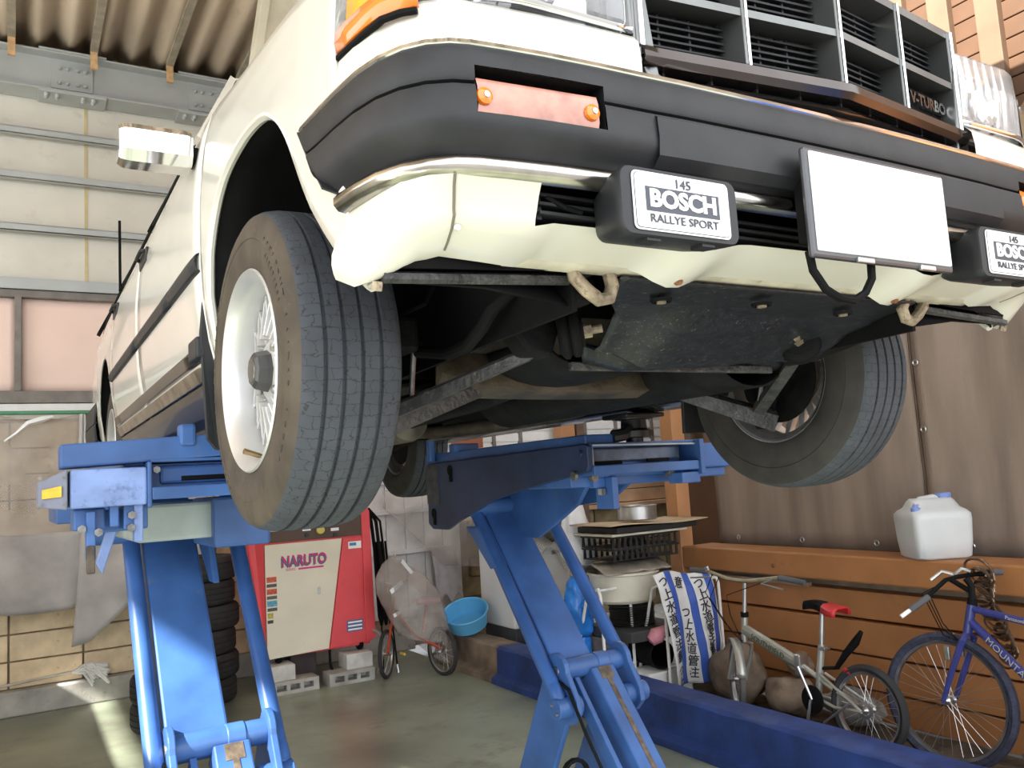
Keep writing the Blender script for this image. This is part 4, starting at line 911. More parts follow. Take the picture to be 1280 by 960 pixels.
# ---- unit under the other side
RT = thing('car_lift', 'blue scissor lift unit on the right with dark shaded inner plate', 'lift', (.69, 1.1, 0), 'lift units')
lift_legs(RT, .505)
SHADEBLUE = mat('shaded lift blue', (.022, .04, .10), .45, var=.25, scale=7)  # lift blue darkened in colour for the shade on the inner plate
IPL = yzprism([(1.83, 1.70), (1.845, 1.435), (1.80, 1.41), (1.66, 1.41), (1.56, 1.445), (1.386, 1.492), (1.247, 1.532), (1.0, 1.572), (.594, 1.622), (.585, 1.64), (.585, 1.705), (.60, 1.712)], .40, .42).build('inner_plate', SHADEBLUE, RT, bevel=.003)
for y, z in ((1.60, 1.665), (1.78, 1.48)):
    yzprism(circ2((y, z), .022, .3, 2*PI+.3, 10)[:-1]+[], .396, .40).build('cut_out', BLACK, IPL)
    MB().box((.397, y-.008, z-.025), (.006, .02, .05)).build('cut_out', BLACK, IPL)
MB().cyl((.40, .62, 1.682), (.388, .62, 1.682), .012, n=8).build('plate_bolt', SHADEBLUE, IPL); MB().cyl((.40, .66, 1.61), (.388, .66, 1.61), .015, n=10).build('plate_bolt', BOLTM, IPL)
MB().bb(.395, .42, 1.72, 1.835, 1.52, 1.69).build('faded_sticker', mat('faded sticker', (.075, .075, .085), .6, var=.3, scale=25), IPL)
MB().bb(.42, .54, .62, 1.9, 1.70, 1.745).build('runway_beam', BLUE, RT, bevel=.005)
MB().bb(.40, .52, 1.55, 1.60, 1.74, 1.775).build('stop_lug', BLUE, RT, bevel=.004)
MB().cyl((.40, 1.78, 1.71), (.40, 1.78, 1.80), .02, n=10).build('stop_pin', BLUE, RT)
ch = MB(); ch.bb(.42, .88, .68, .70, 1.60, 1.712); ch.bb(.42, .88, .60, .70, 1.705, 1.714); ch.bb(.42, .88, .58, .70, 1.608, 1.64)
ch.build('cross_channel', BLUE, RT, bevel=.003)
fr_ = MB(); fr_.tube([(.43, .598, 1.632), (.43, .598, 1.708), (.88, .598, 1.700)], .004, 6); fr_.build('worn_edge', mat('worn paint edge', (.36, .40, .45), .5, .3, var=.2), RT)
MB().bb(.45, .86, .655, .68, 1.65, 1.698).build('channel_panel', mat('scuffed navy', (.10, .13, .19), .35, .3, var=.35, scale=14), RT, bevel=.006)
slot(RT, .47, .59, .65, 1.648); slot(RT, .70, .80, .65, 1.65)
MB().bb(.80, .885, .585, .66, 1.562, 1.60).build('foot_block', BLUE, RT, bevel=.004)
MB().bb(.88, .90, .57, 1.6, 1.59, 1.714).build('outer_flange', BLUE, RT, bevel=.003)
MB().bb(.90, 1.06, .60, 1.6, 1.612, 1.70).build('outer_box', BLUE, RT, bevel=.006)
MB().bb(.90, 1.04, .62, 1.2, 1.58, 1.612).build('outer_ledge', BLUE, RT, bevel=.004)
for x in (.465, .80): MB().cyl((x, .66, 1.60), (x, .64, 1.60), .014, n=10).build('channel_bolt', BOLTM, RT)
MB().bb(.42, .86, .72, 1.0, 1.57, 1.62).build('under_cross', BLUE, RT, bevel=.004)
MB().bb(.55, .575, .66, .76, 1.49, 1.60).build('hanging_plate', BLUE, RT, bevel=.003)
MB().bb(.50, .55, .70, .76, 1.565, 1.60).build('bracket', BLUE, RT, bevel=.003)
for x in (.525, .54): MB().cyl((x, .70, 1.56), (x, .70, 1.54), .009, n=6).build('bracket_bolt', BOLTM, RT)
yzprism([(1.7, 1.60), (.95, 1.60), (1.05, 1.50), (1.22, 1.42), (1.36, 1.36), (1.50, 1.36)], .67, .69).build('gusset', BLUE, RT, bevel=.004)
yzprism([(1.85, 1.60), (.9, 1.60), (1.1, 1.50), (1.6, 1.46)], .86, .88).build('side_plate', BLUE, RT, bevel=.004)
MB().bb(.42, .88, 1.45, 1.85, 1.56, 1.62).build('rear_cross', BLUE, RT, bevel=.005)
MB().cyl((.42, 1.58, 1.50), (.90, 1.58, 1.50), .038, n=18).build('top_shaft', BLUE, RT, smooth=True)
yzprism([(1.62, 1.42), (1.52, 1.42), (1.38, 1.26), (1.42, 1.25)], .47, .535).build('arm_gusset', BLUE, RT, bevel=.004)
# lifting pads, one beneath each sill
PADM = mat('black lift pad', (.014, .014, .016), .4, var=.2)
for s, T in ((-1, LT), (1, RT)):
    c = (s*.645, .64, 1.712 if s > 0 else 1.772)
    k = .78 if s > 0 else .31
    pd = MB().lathe([(0, 0), (.030, 0), (.030, .02*k), (.066, .024*k), (.068, .05*k), (.058, .058*k), (.046, .062*k), (.044, .10*k), (.066, .104*k), (.068, .118*k), (0, .118*k)], c, (0, 0, 1), 24).build('lift_pad', PADM, T, smooth=True, auto=40)
    MB().bb(c[0]-.085, c[0]+.085, c[1]-.07, c[1]+.07, c[2]+.108*k, c[2]+.128*k).build('rubber_block', PADM, pd, bevel=.006)
    if s > 0:
        MB().tube([(c[0]-.11, c[1]-.02, 1.735), (c[0]-.07, c[1]-.03, 1.74), (c[0]-.04, c[1]-.02, 1.76)], .022, 8).build('pad_arm', PADM, pd, smooth=True)
# ================================================================== along the back wall
RED = mat('red machine paint', (.78, .085, .10), .4, var=.06, scale=4, dirt=(.70, .075, .085), dirtamt=.3)
IVORY = mat('ivory steel door', (.80, .75, .60), .4, var=.05, scale=3, dirt=(.60, .42, .20), dirtamt=.10)
BRWN = mat('brown control panel', (.095, .06, .042), .5, var=.1)
MC = thing('pressure_washer', 'red and ivory pressure washer cabinet standing on concrete blocks', 'machine', (.95, 5.6, .22))
MB().bb(.54, 1.44, 5.43, 5.95, .27, 1.44).build('cabinet', RED, MC, bevel=.006)
dr = MB().prism([(.555, 5.43, 1.185), (1.215, 5.43, 1.185), (1.068, 5.43, .285), (.555, 5.43, .270)], (0, -.022, 0)).build('ivory_door', IVORY, MC, bevel=.004)
MB().prism([(1.225, 5.43, 1.185), (1.395, 5.43, 1.185), (1.395, 5.43, .295), (1.078, 5.43, .285)], (0, -.018, 0)).build('red_panel', RED, MC, bevel=.004)
MB().bb(.555, 1.395, 5.412, 5.43, 1.20, 1.42).build('control_panel', BRWN, MC, bevel=.004)
MB().prism([(.395, 5.38, 1.36), (.445, 5.36, 1.46), (.55, 5.40, 1.40), (.55, 5.40, .27), (.515, 5.38, .28)], (0, .25, 0)).build('side_cover', RED, MC, bevel=.008)
MB().prism([(1.395, 5.40, 1.42), (1.425, 5.40, 1.48), (1.47, 5.40, 1.40), (1.485, 5.40, .32), (1.42, 5.40, .29), (1.395, 5.40, .30)], (0, .3, 0)).build('side_cover', RED, MC, bevel=.006)
MB().lathe([(0, .02), (.028, .02), (.034, .014), (.036, 0)], (1.03, 5.412, 1.27), (0,-1,0), 16).build('dial', mat('yellow dial', (.75, .62, .15), .4, var=.1), MC, smooth=True)
for x, z in ((.91, 1.24), (1.155, 1.22)):
    MB().lathe([(0, .015), (.018, .015), (.02, 0)], (x, 5.412, z), (0,-1,0), 12).build('knob', mat('dark knob', (.03, .03, .03), .4), MC, smooth=True); MB().bb(x-.035, x+.035, 5.409, 5.413, z+.035, z+.06).build('knob_label', PLATE, MC)
MB().bb(1.27, 1.385, 5.408, 5.413, 1.09, 1.15).build('name_label', PLATE, MC); MB().bb(1.28, 1.34, 5.4065, 5.409, 1.115, 1.14).build('label_mark', mat('label blue', (.05, .25, .5), .5, var=0), MC)
lb = MB().bb(1.23, 1.375, 5.407, 5.413, .395, .49).build('data_label', mat('data label', (.10, .13, .32), .5, var=.05), MC)
for i in range(3): MB().bb(1.24, 1.365, 5.4055, 5.408, .405+i*.03, .419+i*.03).build('label_line', PLATE, lb)
MAG = mat('magenta print', (.62, .03, .22), .5, var=0); TEAL = mat('teal print', (.04, .16, .20), .5, var=0)
text_mesh('logo_lettering', 'NARUTO', .118, MAG, frame((.88, 5.4075, 1.033), (1,0,0), (0,0,1)), dr, .001, bold=.0065, sx=.78)
text_mesh('logo_lettering', 'NARUTO', .118, TEAL, frame((.872, 5.4066, 1.022), (1,0,0), (0,0,1)), dr, .001, bold=.0005, sx=.78)
MB().bb(.83, 1.045, 5.405, 5.409, .962, .976).build('logo_bar', MAG, dr); text_mesh('logo_lettering', 'SERIES', .03, MAG, frame((.765, 5.4075, .969), (1,0,0), (0,0,1)), dr, .001, sx=1)
for i, (c, h) in enumerate((((.65, .12, .06), .05), ((.12, .11, .10), .03), ((.65, .12, .06), .05), ((.12, .11, .10), .03), ((.15, .45, .62), .055), ((.12, .11, .10), .03), ((.55, .50, .08), .05), ((.06, .06, .06), .03))):
    z = .905-.048*i
    MB().bb(.565, .645 if i < 6 else .61, 5.405, 5.409, z-h*.45, z+h*.4).build('warning_sticker', mat('sticker %d' % i, c, .5, var=.25, scale=60), dr)
MB().bb(.985, 1.01, 5.400, 5.409, .74, .80).build('door_latch', STEEL, dr, bevel=.003)
for x in (.66, 1.36):
    w = MB().lathe([(.018, -.02), (.05, -.02), (.055, -.01), (.055, .01), (.05, .02), (.018, .02)], (x, 5.48, .275 if x < 1 else .278), (1,0,.0), 20).build('castor_wheel', BLACK, MC, smooth=True)
    MB().lathe([(0, -.022), (.02, -.022), (.03, -.018), (.03, .018), (.02, .022), (0, .022)], (x, 5.48, .276), (1,0,0), 14).build('castor_hub', STEEL, w, smooth=True)
    MB().bb(x-.03, x+.03, 5.46, 5.50, .27, .34).build('castor_fork', STEEL, MC)
MB().bb(.78, 1.0, 5.55, 5.9, .03, .27).build('lower_pump', mat('dark pump', (.05, .035, .035), .6, var=.2), MC, bevel=.01)
MB().tube([(1.44, 5.42, .39), (1.50, 5.38, .36), (1.53, 5.36, .25), (1.50, 5.34, .12), (1.46, 5.36, .03)], .014, 8).build('inlet_hose', mat('dull hose', (.30, .27, .22), .6, var=.1), MC, smooth=True)
MB().tube([(1.1, 5.5, .27), (1.09, 5.46, .15), (1.12, 5.44, .03)], .012, 8).build('power_cable', BLACK, MC, smooth=True)
# blocks beneath
WBL = mat('pale solid block', (.62, .61, .58), .85, var=.12, scale=12, bump=.3, bscale=60)
def hollow(x0, y0, label):
    w, h, d = .39, .10, .19
    P = MB(); nx = [x0, x0+.045, x0+.125, x0+.155, x0+.235, x0+.265, x0+.345, x0+w]
    P.bb(x0, x0+w, y0, y0+d, 0, .028); P.bb(x0, x0+w, y0, y0+d, h-.026, h)
    for i in range(0, 8, 2): P.bb(nx[i], nx[i+1], y0, y0+d, .028, h-.026)
    P.bb(x0+.01, x0+w-.01, y0+d*.5, y0+d*.6, .028, h-.026)
    tag(P.build('concrete_block', CONC), label, 'concrete block', 'blocks under the pressure washer')
hollow(.55, 5.30, 'hollow concrete block on the floor under the left side of the washer'); hollow(1.02, 5.27, 'hollow concrete block on the floor under the right side of the washer')
tag(MB().bb(.56, .76, 5.34, 5.56, .10, .22).build('solid_block', WBL, bevel=.006), 'pale solid block carrying the left castor of the washer', 'block', 'blocks under the pressure washer')
tag(MB().bb(1.19, 1.42, 5.33, 5.55, .10, .222).build('solid_block', WBL, bevel=.006), 'pale solid block carrying the right castor of the washer', 'block', 'blocks under the pressure washer')
tag(MB().bb(.86, 1.02, 5.98, 6.18, 0, .32).build('solid_block', WBL, bevel=.006), 'pale upright block standing behind the washer', 'block')
# hoses and lance hanging beside the machine
HS = thing('hose_bundle', 'black pressure hoses and spray lance hanging beside the red washer', 'hose', (1.57, 5.4, 0))
for i in range(5):
    x = 1.525+i*.022; y = 5.5+.03*(i % 2)
    MB().tube([(1.50, 5.5, 1.42), (x-.01, y, 1.30), (x+.005, y-.02, 1.05), (x+.01, y-.03, .75), (x+.02, y-.03, .48), (x+.035, y-.03, .40), (x+.055, y-.02, .5), (x+.05, y, .85), (x+.04, y+.02, 1.12)], .011, 8).build('hose', BLACK, HS, smooth=True)
LN_ = MB().tube([(1.545, 5.42, 1.18), (1.58, 5.36, .75), (1.605, 5.30, .35), (1.62, 5.27, .03)], .008, 8).build('spray_lance', BLACK, HS, smooth=True)
MB().tube([(1.618, 5.274, .09), (1.622, 5.265, .02)], .012, 8).build('lance_nozzle', STEEL, LN_, smooth=True)
MB().tube([(1.555, 5.45, .5), (1.55, 5.42, .25), (1.535, 5.38, .12), (1.52, 5.36, .015)], .007, 8).build('hose_tail', BLACK, HS, smooth=True)
# stacked tyres
TB = mat('stored tyre rubber', (.026, .026, .027), .75, var=.2, scale=10)
def stored_tyre():
    R_, hw = .30, .094
    prof = [(.185, -.075), (.20, -.088), (.25, -hw), (.282, -.088), (.295, -.07)]
    for g in (-.04, 0, .04): prof += [(.30, g-.012), (.30, g-.005), (.293, g-.004), (.293, g+.004), (.30, g+.005), (.30, g+.012)]
    prof += [(.295, .07), (.282, .088), (.25, hw), (.20, .088), (.185, .075), (.19, 0), (.185, -.075)]
    return MB().lathe(prof, (0,0,0), (0,0,1), 48).build('stored_tyre', TB, smooth=True, auto=40)
t0 = stored_tyre(); names = ['bottom', 'second from the floor', 'third from the floor', 'fourth from the floor', 'fifth from the floor', 'top']
for i in range(6):
    t = t0 if i == 0 else copy_tree(t0)
    t.location = (.055+(.012 if i % 2 else -.008)+(.01 if i == 3 else 0), 5.60, .096+i*.189); t.rotation_euler = (0, 0, i)
    tag(t, 'black tyre, %s in the tall stack beside the washer' % names[i], 'tyre', 'stacked tyres')
for i in range(2):
    t = copy_tree(t0); t.location = (-.205, 5.03, .096+i*.189); t.rotation_euler = (0, 0, 2+i)
    tag(t, 'black tyre, %s of the short stack left of the lift arm' % ('lower' if i == 0 else 'upper'), 'tyre', 'stacked tyres')
# vinyl sheets on the left
def sheet(name, f, nu, nv, m, parent=None, solid=.0015): return MB().rows([[f(i/nu, j/nv) for j in range(nv+1)] for i in range(nu+1)]).build(name, m, parent, smooth=True, solid=solid, auto=180)
def nz3(x, z, s, k): return noise.noise(Vector((x*s, z*s*.6, k)))
VS = thing('vinyl_sheet', 'large dirty clear vinyl sheet hanging on the block wall at left', 'sheet', (-1.6, 6.13, .8))
def fA(u, v):
    x = -3.15+2.41*u; z = 2.36-1.0*v; sag = .05*abs(math.sin(u*PI*4))*(1-v)
    return (x, 6.14-.02*v+.025*nz3(x, z, 2.2, 1)*(v > 0)+.012*nz3(x, z, 7, 2), z-sag)
sheet('clear_panel', fA, 60, 24, VINYL, VS)
GREYS = mat('grey opaque sheet', (.55, .53, .515), .45, var=.2, scale=3, bump=.3, bscale=8, alpha=.86)
def fB(u, v):
    x = -3.15+2.43*u; z = 1.40-(.58+.10*math.sin(u*9)*.4)*v
    return (x, 6.09+.03*nz3(x, z, 2.5, 5)-.02*v, z)
sheet('grey_panel', fB, 60, 16, GREYS, VS)
MB().tube([(-.735+.01*nz3(k, 1, 1.3, 3), 6.085, 2.35-k*.08) for k in range(19)], .020, 8).build('rolled_hem', GREYS, VS, smooth=True)
V2 = thing('vinyl_sheet', 'grey vinyl sheet with a torn hanging corner behind the left lift arm', 'sheet', (-.4, 6.1, .5))
def fC(u, v):
    x = -.72+.95*u; zb = ip(u, [0, .12, .5, 1], [.50, .52, .86, 1.0]); z = 2.34+(zb-2.34)*v
    return (x-.10*v*v*(1-u), 6.03+.03*nz3(x, z, 3, 8)+.01*nz3(x, z, 8, 9)-.04*v, z)
sheet('torn_panel', fC, 30, 30, GREYS, V2)
MB().tube([(-.80, 6.05, .52), (-.70, 6.05, .56), (-.60, 6.05, .64), (-.48, 6.06, .72), (-.30, 6.07, .84)], .018, 7).build('frayed_hem', GREYS, V2, smooth=True)
tag(MB().tube([(-1.28, 6.07, 2.14), (-1.20, 6.05, 2.20), (-1.12, 6.06, 2.28), (-1.02, 6.06, 2.31), (-.94, 6.06, 2.33)], [.008, .012, .02, .028, .012], 6).build('plastic_tie', PLATE, smooth=True), 'white plastic bag end tied to the green rail', 'bag')
# mop on the ledge
MP = thing('mop', 'white string mop lying on the concrete ledge by the block wall', 'mop', (-.7, 6.25, .19))
MB().tube([(-1.75, 6.25, .205), (-.80, 6.27, .265)], .011, 8).build('handle', mat('pale handle', (.55, .52, .46), .5), MP, smooth=True)
rg = random.Random(5); hd = MB()
for i in range(46):
    a = rg.uniform(-.8, .8); L_ = rg.uniform(.14, .27); b = rg.uniform(-1, 1)
    p = Vector((-.80, 6.265, .262)); q = p+Vector((L_*.55, -.02+.05*b, .035*math.cos(i)+.02)); r = p+Vector((L_, -.03+.07*b, -.045+.13*a*.7))
    hd.tube([p, q, r], .010, 5)
hd.build('mop_head', mat('mop string', (.80, .80, .78), .9, var=.08), MP, smooth=True)
# polythene on the back wall beside the washer
PS = thing('polythene_sheet', 'crumpled clear polythene sheet pinned up behind the covered child bike', 'sheet', (2.4, 6.1, .8))
def fD(u, v):
    x = 1.88+1.25*u; zt = ip(u, [0, 1], [1.56, 1.62]); zb = ip(u, [0, .22, .5, 1], [1.40, 1.15, .78, .70]); z = zt+(zb-zt)*v
    return (x, 6.12-.10*math.sin(v*PI)*.5+.06*nz3(x, z*2, 3.2, 3)+.02*nz3(x, z, 11, 4), z)
sheet('sheet_panel', fD, 44, 36, POLY, PS)
tag(sheet('grey_cloth', lambda u, v: (2.43+.28*u+.02*v, 6.25-.1*v+.02*nz3(u*3, v*3, 2, 7), .955-(.58-.10*abs(math.sin(u*6)))*v), 14, 16, mat('grey cloth', (.50, .50, .52), .7, var=.12, scale=8, bump=.3, bscale=20)), 'pale grey cloth hanging under the polythene sheet', 'cloth')
# covered child's bicycle
CB = thing('child_bicycle', 'small child bicycle wrapped in a clear plastic bag', 'bicycle', (1.75, 5.1, 0))
def wheel_simple(c, ax, R, parent, tm, spokes=14, tw=.018, nm='wheel', rm=STEEL):
    c = Vector(c); ax = Vector(ax).normalized()
    Wl = MB().lathe([(R-tw*1.6, -tw*.55), (R-tw*.8, -tw), (R-tw*.1, -tw*.55), (R, 0), (R-tw*.1, tw*.55), (R-tw*.8, tw), (R-tw*1.6, tw*.55), (R-tw*1.6, -tw*.55)], c, ax, 48).build(nm, tm, parent, smooth=True)
    MB().lathe([(R-tw*1.7, -tw*.6), (R-tw*2.25, -tw*.4), (R-tw*2.25, tw*.4), (R-tw*1.7, tw*.6)], c, ax, 48).build('rim', rm, Wl, smooth=True)
    MB().lathe([(.007, -.045), (.016, -.035), (.022, -.03), (.014, -.02), (.014, .02), (.022, .03), (.016, .035), (.007, .045)], c, ax, 14).build('hub', STEEL, Wl, smooth=True)
    t = Vector((0,0,1)); e1 = (t-ax*t.dot(ax)).normalized(); e2 = ax.cross(e1); sp = MB()
    for i in range(spokes):
        a = 2*PI*i/spokes; b = a+(.5 if i % 2 else -.5); s = .03 if (i//2) % 2 else -.03
        sp.tube([c+ax*s+(e1*math.cos(b)+e2*math.sin(b))*.02, c+(e1*math.cos(a)+e2*math.sin(a))*(R-tw*2.5)], .0013, 4)
    sp.build('spokes', STEEL, Wl)
    return Wl
TY2 = mat('bike tyre', (.03, .03, .031), .8, var=.15)
wheel_simple((1.50, 5.22, .20), (.75, -.6, 0), .20, CB, TY2); wheel_simple((1.90, 4.96, .20), (.93, .2, 0), .20, CB, TY2)
REDF = mat('red bike frame', (.50, .07, .03), .4)
MB().tube([(1.50, 5.2, .20), (1.53, 5.16, .42), (1.56, 5.13, .68)], .012, 8).build('fork', REDF, CB, smooth=True); MB().tube([(1.56, 5.13, .55), (1.70, 5.06, .34), (1.90, 4.98, .22)], .014, 8).build('frame_tube', REDF, CB, smooth=True)
MB().tube([(1.76, 5.03, .36), (1.80, 5.02, .60)], .012, 8).build('seat_tube', REDF, CB, smooth=True); MB().box((1.82, 5.02, .62), (.2, .12, .05), (0, 0, -.6)).build('saddle', mat('pink saddle', (.62, .30, .30), .5), CB, bevel=.02)
MB().tube([(1.44, 5.06, .80), (1.52, 5.10, .78), (1.58, 5.13, .74), (1.66, 5.18, .78), (1.72, 5.22, .80)], .011, 8).build('handlebar', STEEL, CB, smooth=True); MB().box((1.61, 5.13, .20), (.02, .09, .02)).build('pedal', mat('yellow pedal', (.7, .45, .05), .5), CB, bevel=.004)
BG = thing('plastic_cover', 'clear plastic bag draped over the child bicycle beside the hoses', 'plastic bag', (1.72, 5.1, .2))
def bag(u, v):
    a = 2*PI*u; zt = 1.04-.10*abs(math.cos(a*.5)); z = zt-(.66+.22*max(0, math.cos(a-.3)))*v
    r = .045+ip(v, [0, .12, .3, .6, 1], [.0, .14, .24, .25, .20])+.035*noise.noise(Vector((math.cos(a)*2.2, math.sin(a)*2.2, v*3)))+.012*noise.noise(Vector((math.cos(a)*9, math.sin(a)*9, v*8)))
    cx = 1.62+.16*v; cy = 5.12-.10*v
    return (cx+r*math.cos(a)*.95, cy+r*math.sin(a)*.75, z)
sheet('bag', bag, 56, 34, mat('cloudy plastic', (.50, .45, .42), .1, var=.25, scale=6, alpha=.36, bump=.9, bscale=14), BG)
for p, e, u_ in (((1.60, 4.93, .93), (.10, .06, -.10), (.02, 0, .035)), ((1.50, 4.93, .78), (.09, .0, .06), (-.02, 0, .04)), ((1.50, 4.95, .56), (.05, 0, .02), (-.015, 0, .035))):
    p = Vector(p); e = Vector(e); u_ = Vector(u_); MB().prism([p-e*.6-u_*.4, p+e*.6-u_*.4, p+e*.6+u_*.4, p-e*.6+u_*.4], (0, -.003, 0)).build('tape_strip', PLATE, BG)
# blue tub on the kerb
TU = MB().lathe([(0, .0), (.155, .0), (.17, .01), (.195, .14), (.205, .145), (.20, .152), (.188, .145), (.162, .014), (0, .012)], (2.21, 5.06, .36), (-.32, -.30, .9), 40).build('plastic_tub', mat('light blue plastic', (.13, .46, .78), .35, var=.04), smooth=True, auto=40)
TU.location = (0, 0, .0); tag(TU, 'light blue round plastic tub tilted on the bare end of the kerb', 'tub')
tag(MB().tube([(2.58+.06*math.cos(q*.45), 5.5+.03*math.sin(q*.3), .065+.06*math.sin(q*.45)+.003*q) for q in range(40)], .006, 6).build('wire_coil', RUSTY, smooth=True), 'small rusty wire coil between the blue tub and freezer', 'wire')
# chest freezer wrapped in polythene
FZ = thing('white_freezer', 'white cabinet freezer with dark base under a polythene wrap', 'freezer', (2.72, 4.9, .05))
FW = mat('white enamel', (.74, .75, .74), .35, var=.04, scale=3)
MB().bb(2.42, 3.02, 4.62, 5.2, .34, 1.20).build('body', FW, FZ, bevel=.015); MB().bb(2.44, 3.0, 4.64, 5.18, .06, .34).build('dark_base', mat('dark base', (.06, .065, .075), .5), FZ, bevel=.008)
MB().bb(2.42, 3.02, 4.60, 5.2, 1.205, 1.27).build('lid', FW, FZ, bevel=.012); MB().bb(2.83, 2.90, 4.605, 4.62, .93, .96).build('latch', STEEL, FZ, bevel=.003)
FP = thing('polythene_wrap', 'shiny clear polythene crumpled over the white freezer top', 'sheet', (2.7, 4.9, 1.0))
def fE(u, v):
    x = 2.33+.74*u; t = v*2.0
    if t < .7: y = 5.22-.66*t/.7; z = 1.34
    else: y = 4.56; z = 1.34-(t-.7)*(.40+.12*math.sin(u*8))
    return (x+.02*nz3(x, t*2, 4, 2), y+.045*nz3(x, t*2, 5, 1), z+.06*nz3(x, t*2, 4, 6)+.03)
sheet('wrap', fE, 40, 44, POLY, FP)
tag(sheet('dark_net', lambda u, v: (2.60+.28*u, 4.50+.02*nz3(u*4, v*4, 2, 1)-.02*v, 1.46-(.42-.2*abs(u-.6))*v), 14, 14, mat('olive net', (.10, .10, .075), .7, var=.3, scale=14)), 'dark olive net bundled over the freezer wrap', 'net')
# ================================================================== stacked garden things (right of the lift)
def chair_frame(name, label, x0, x1, yf, yb, zt, lean=0):
    C_ = thing(name, label, 'chair', ((x0+x1)/2, yf, .03), 'white tube chairs')
    WT = mat('white enamelled tube', (.82, .82, .79), .35, var=.06, scale=20)
    for x in (x0, x1): MB().tube([(x+lean, yb, zt-.05), (x+lean*.5, yf+.02, zt-.01), (x, yf, zt-.06), (x, yf, .05)], .011, 8).build('leg', WT, C_, smooth=True); MB().tube([(x, yb+.25, .05), (x, yb+.12, zt*.55), (x, yb, zt-.05)], .011, 8).build('leg', WT, C_, smooth=True)
    MB().tube([(x0+lean*.5, yf+.02, zt-.02), (x1+lean*.5, yf+.02, zt-.02)], .010, 8).build('cross_rail', WT, C_, smooth=True); MB().tube([(x0, yf, .25), (x1, yf, .25)], .008, 8).build('cross_rail', WT, C_, smooth=True)
    return C_
chair_frame('folding_chair', 'white tube frame chair under the printed blue stripe sheet', 2.70, 3.22, 3.00, 3.12, .82)
chair_frame('folding_chair', 'white tube frame chair leaning beside the blue bag', 2.36, 2.62, 3.28, 3.44, .80)
# printed plastic sheet
BS = thing('printed_sheet', 'white plastic warning sheet with blue stripes and black characters over the chair', 'sheet', (2.95, 3.05, .2))
SHW = mat('white printed plastic', (.74, .74, .73), .3, var=.08, scale=8, bump=.25, bscale=14); SHB = mat('blue stripe print', (.055, .12, .48), .35, var=.06); SHK = mat('black print', (.03, .03, .04), .5, var=0)
def shp(u, v, off=0):
    """u across (0..1), v down (0..1)"""
    xt = 2.58+.52*u; xb = 2.70+.48*u; zt = .885+.02*math.sin(u*7); zb = .085+.09*u+.02*math.sin(u*9)
    z = zt+(zb-zt)*v; x = xt+(xb-xt)*(v**.8)
    y = 2.95-.03*math.sin(v*PI)-.035*math.sin(u*9.5+v*2)*(.3+.7*v)+.012*noise.noise(Vector((u*6, v*6, 2)))+.10*max(0, .12-v)
    return Vector((x, y-off, z))
sheet('sheet_back', lambda u, v: shp(u, v), 40, 40, SHW, BS)
for u0, u1 in ((.17, .285), (.50, .61), (.83, .96)): sheet('blue_stripe', lambda u, v: shp(u0+(u1-u0)*u, v, .003), 6, 40, SHB, BS)
def sheet_text(body, u, v, size, shear=0):
    p = shp(u, v, .006); d = (shp(u, v+.05)-shp(u, v)).normalized(); r = (shp(u+.05, v)-shp(u, v)).normalized()
    text_mesh('sheet_lettering', body, size, SHK, frame(p, r, -d), BS, .0008, bold=.001)
for col, v0, cs in ((.10, .03, 'つ上水道管注意'), (.10, .80, 'つ上'), (.385, -.05, '注意'), (.395, .32, 'つ上水道管注意'), (.72, .06, 'つ上水道管注意'), (.72, .82, 'つ')):
    for i, c in enumerate(cs):
        v = v0+.05+i*.108
        if 0 < v < .97: sheet_text(c, col, v, .085)
DYS = -.27
# behind the chair : white bin, tarp, trays, pot
tag(MB().lathe([(0, 0), (.21, 0), (.23, .02), (.255, .20), (.27, .205), (.27, .22), (.24, .22), (0, .22)], (2.70, 3.72+DYS, .66), (0, 0, 1), 32).build('cream_tub', mat('cream plastic', (.72, .68, .56), .4, var=.06), smooth=True), 'wide cream plastic tub stacked above the black plates', 'tub')
MBK = mat('black plastic tray', (.02, .021, .022), .5, var=.15)
def tray(z, x0, y0, w, d, h, label, nm='seed_tray'):
    T = thing(nm, label, 'tray', (x0+w/2, y0+d/2, z), 'black plastic trays')
    m = MB(); m.bb(x0, x0+w, y0, y0+d, z, z+.008); m.build('tray_base', MBK, T)
    rim = MB(); rim.bb(x0-.01, x0+w+.01, y0-.012, y0, z+h-.012, z+h); rim.bb(x0-.01, x0+w+.01, y0+d, y0+d+.012, z+h-.012, z+h); rim.bb(x0-.01, x0, y0, y0+d, z+h-.012, z+h); rim.bb(x0+w, x0+w+.01, y0, y0+d, z+h-.012, z+h); rim.build('tray_rim', MBK, T)
    s0 = None
    for i in range(12):
        x = x0+.012+(w-.024)*i/11
        for y in (y0-.003, y0+d+.003):
            if s0 is None: s0 = MB().prism([(-.013, 0, 0), (.013, 0, 0), (.008, 0, h), (-.008, 0, h)], (0, .006, 0)).build('tray_slat', MBK, T); o = s0
            else: o = piece_copy(s0, T)
            o.location = Vector((x, y, z))-Vector(T.location)
    return T
tag(sheet('brown_tarp', lambda u, v: (2.38+.62*u, 3.50+DYS+.42*v-.02*math.sin(u*12), .885+.075*math.sin(v*PI)*.9+.012*nz3(u*5, v*5, 2, 1)), 26, 14, mat('dusty printed plastic', (.33, .29, .24), .35, var=.25, scale=7, bump=.5, bscale=14), solid=.004), 'dusty brown plastic sheet folded under the black trays', 'sheet')
tray(.975, 2.46, 3.50+DYS, .60, .36, .085, 'black slotted seed tray, lower one under the brown board'); tray(1.065, 2.44, 3.48+DYS, .60, .36, .085, 'black slotted seed tray, upper one under the brown board')
tag(MB().bb(2.40, 3.10, 3.42+DYS, 3.92+DYS, 1.155, 1.172).build('foam_board', mat('pale foam board', (.62, .60, .48), .7, var=.1), bevel=.004), 'pale foam board lying on the black seed trays', 'board')
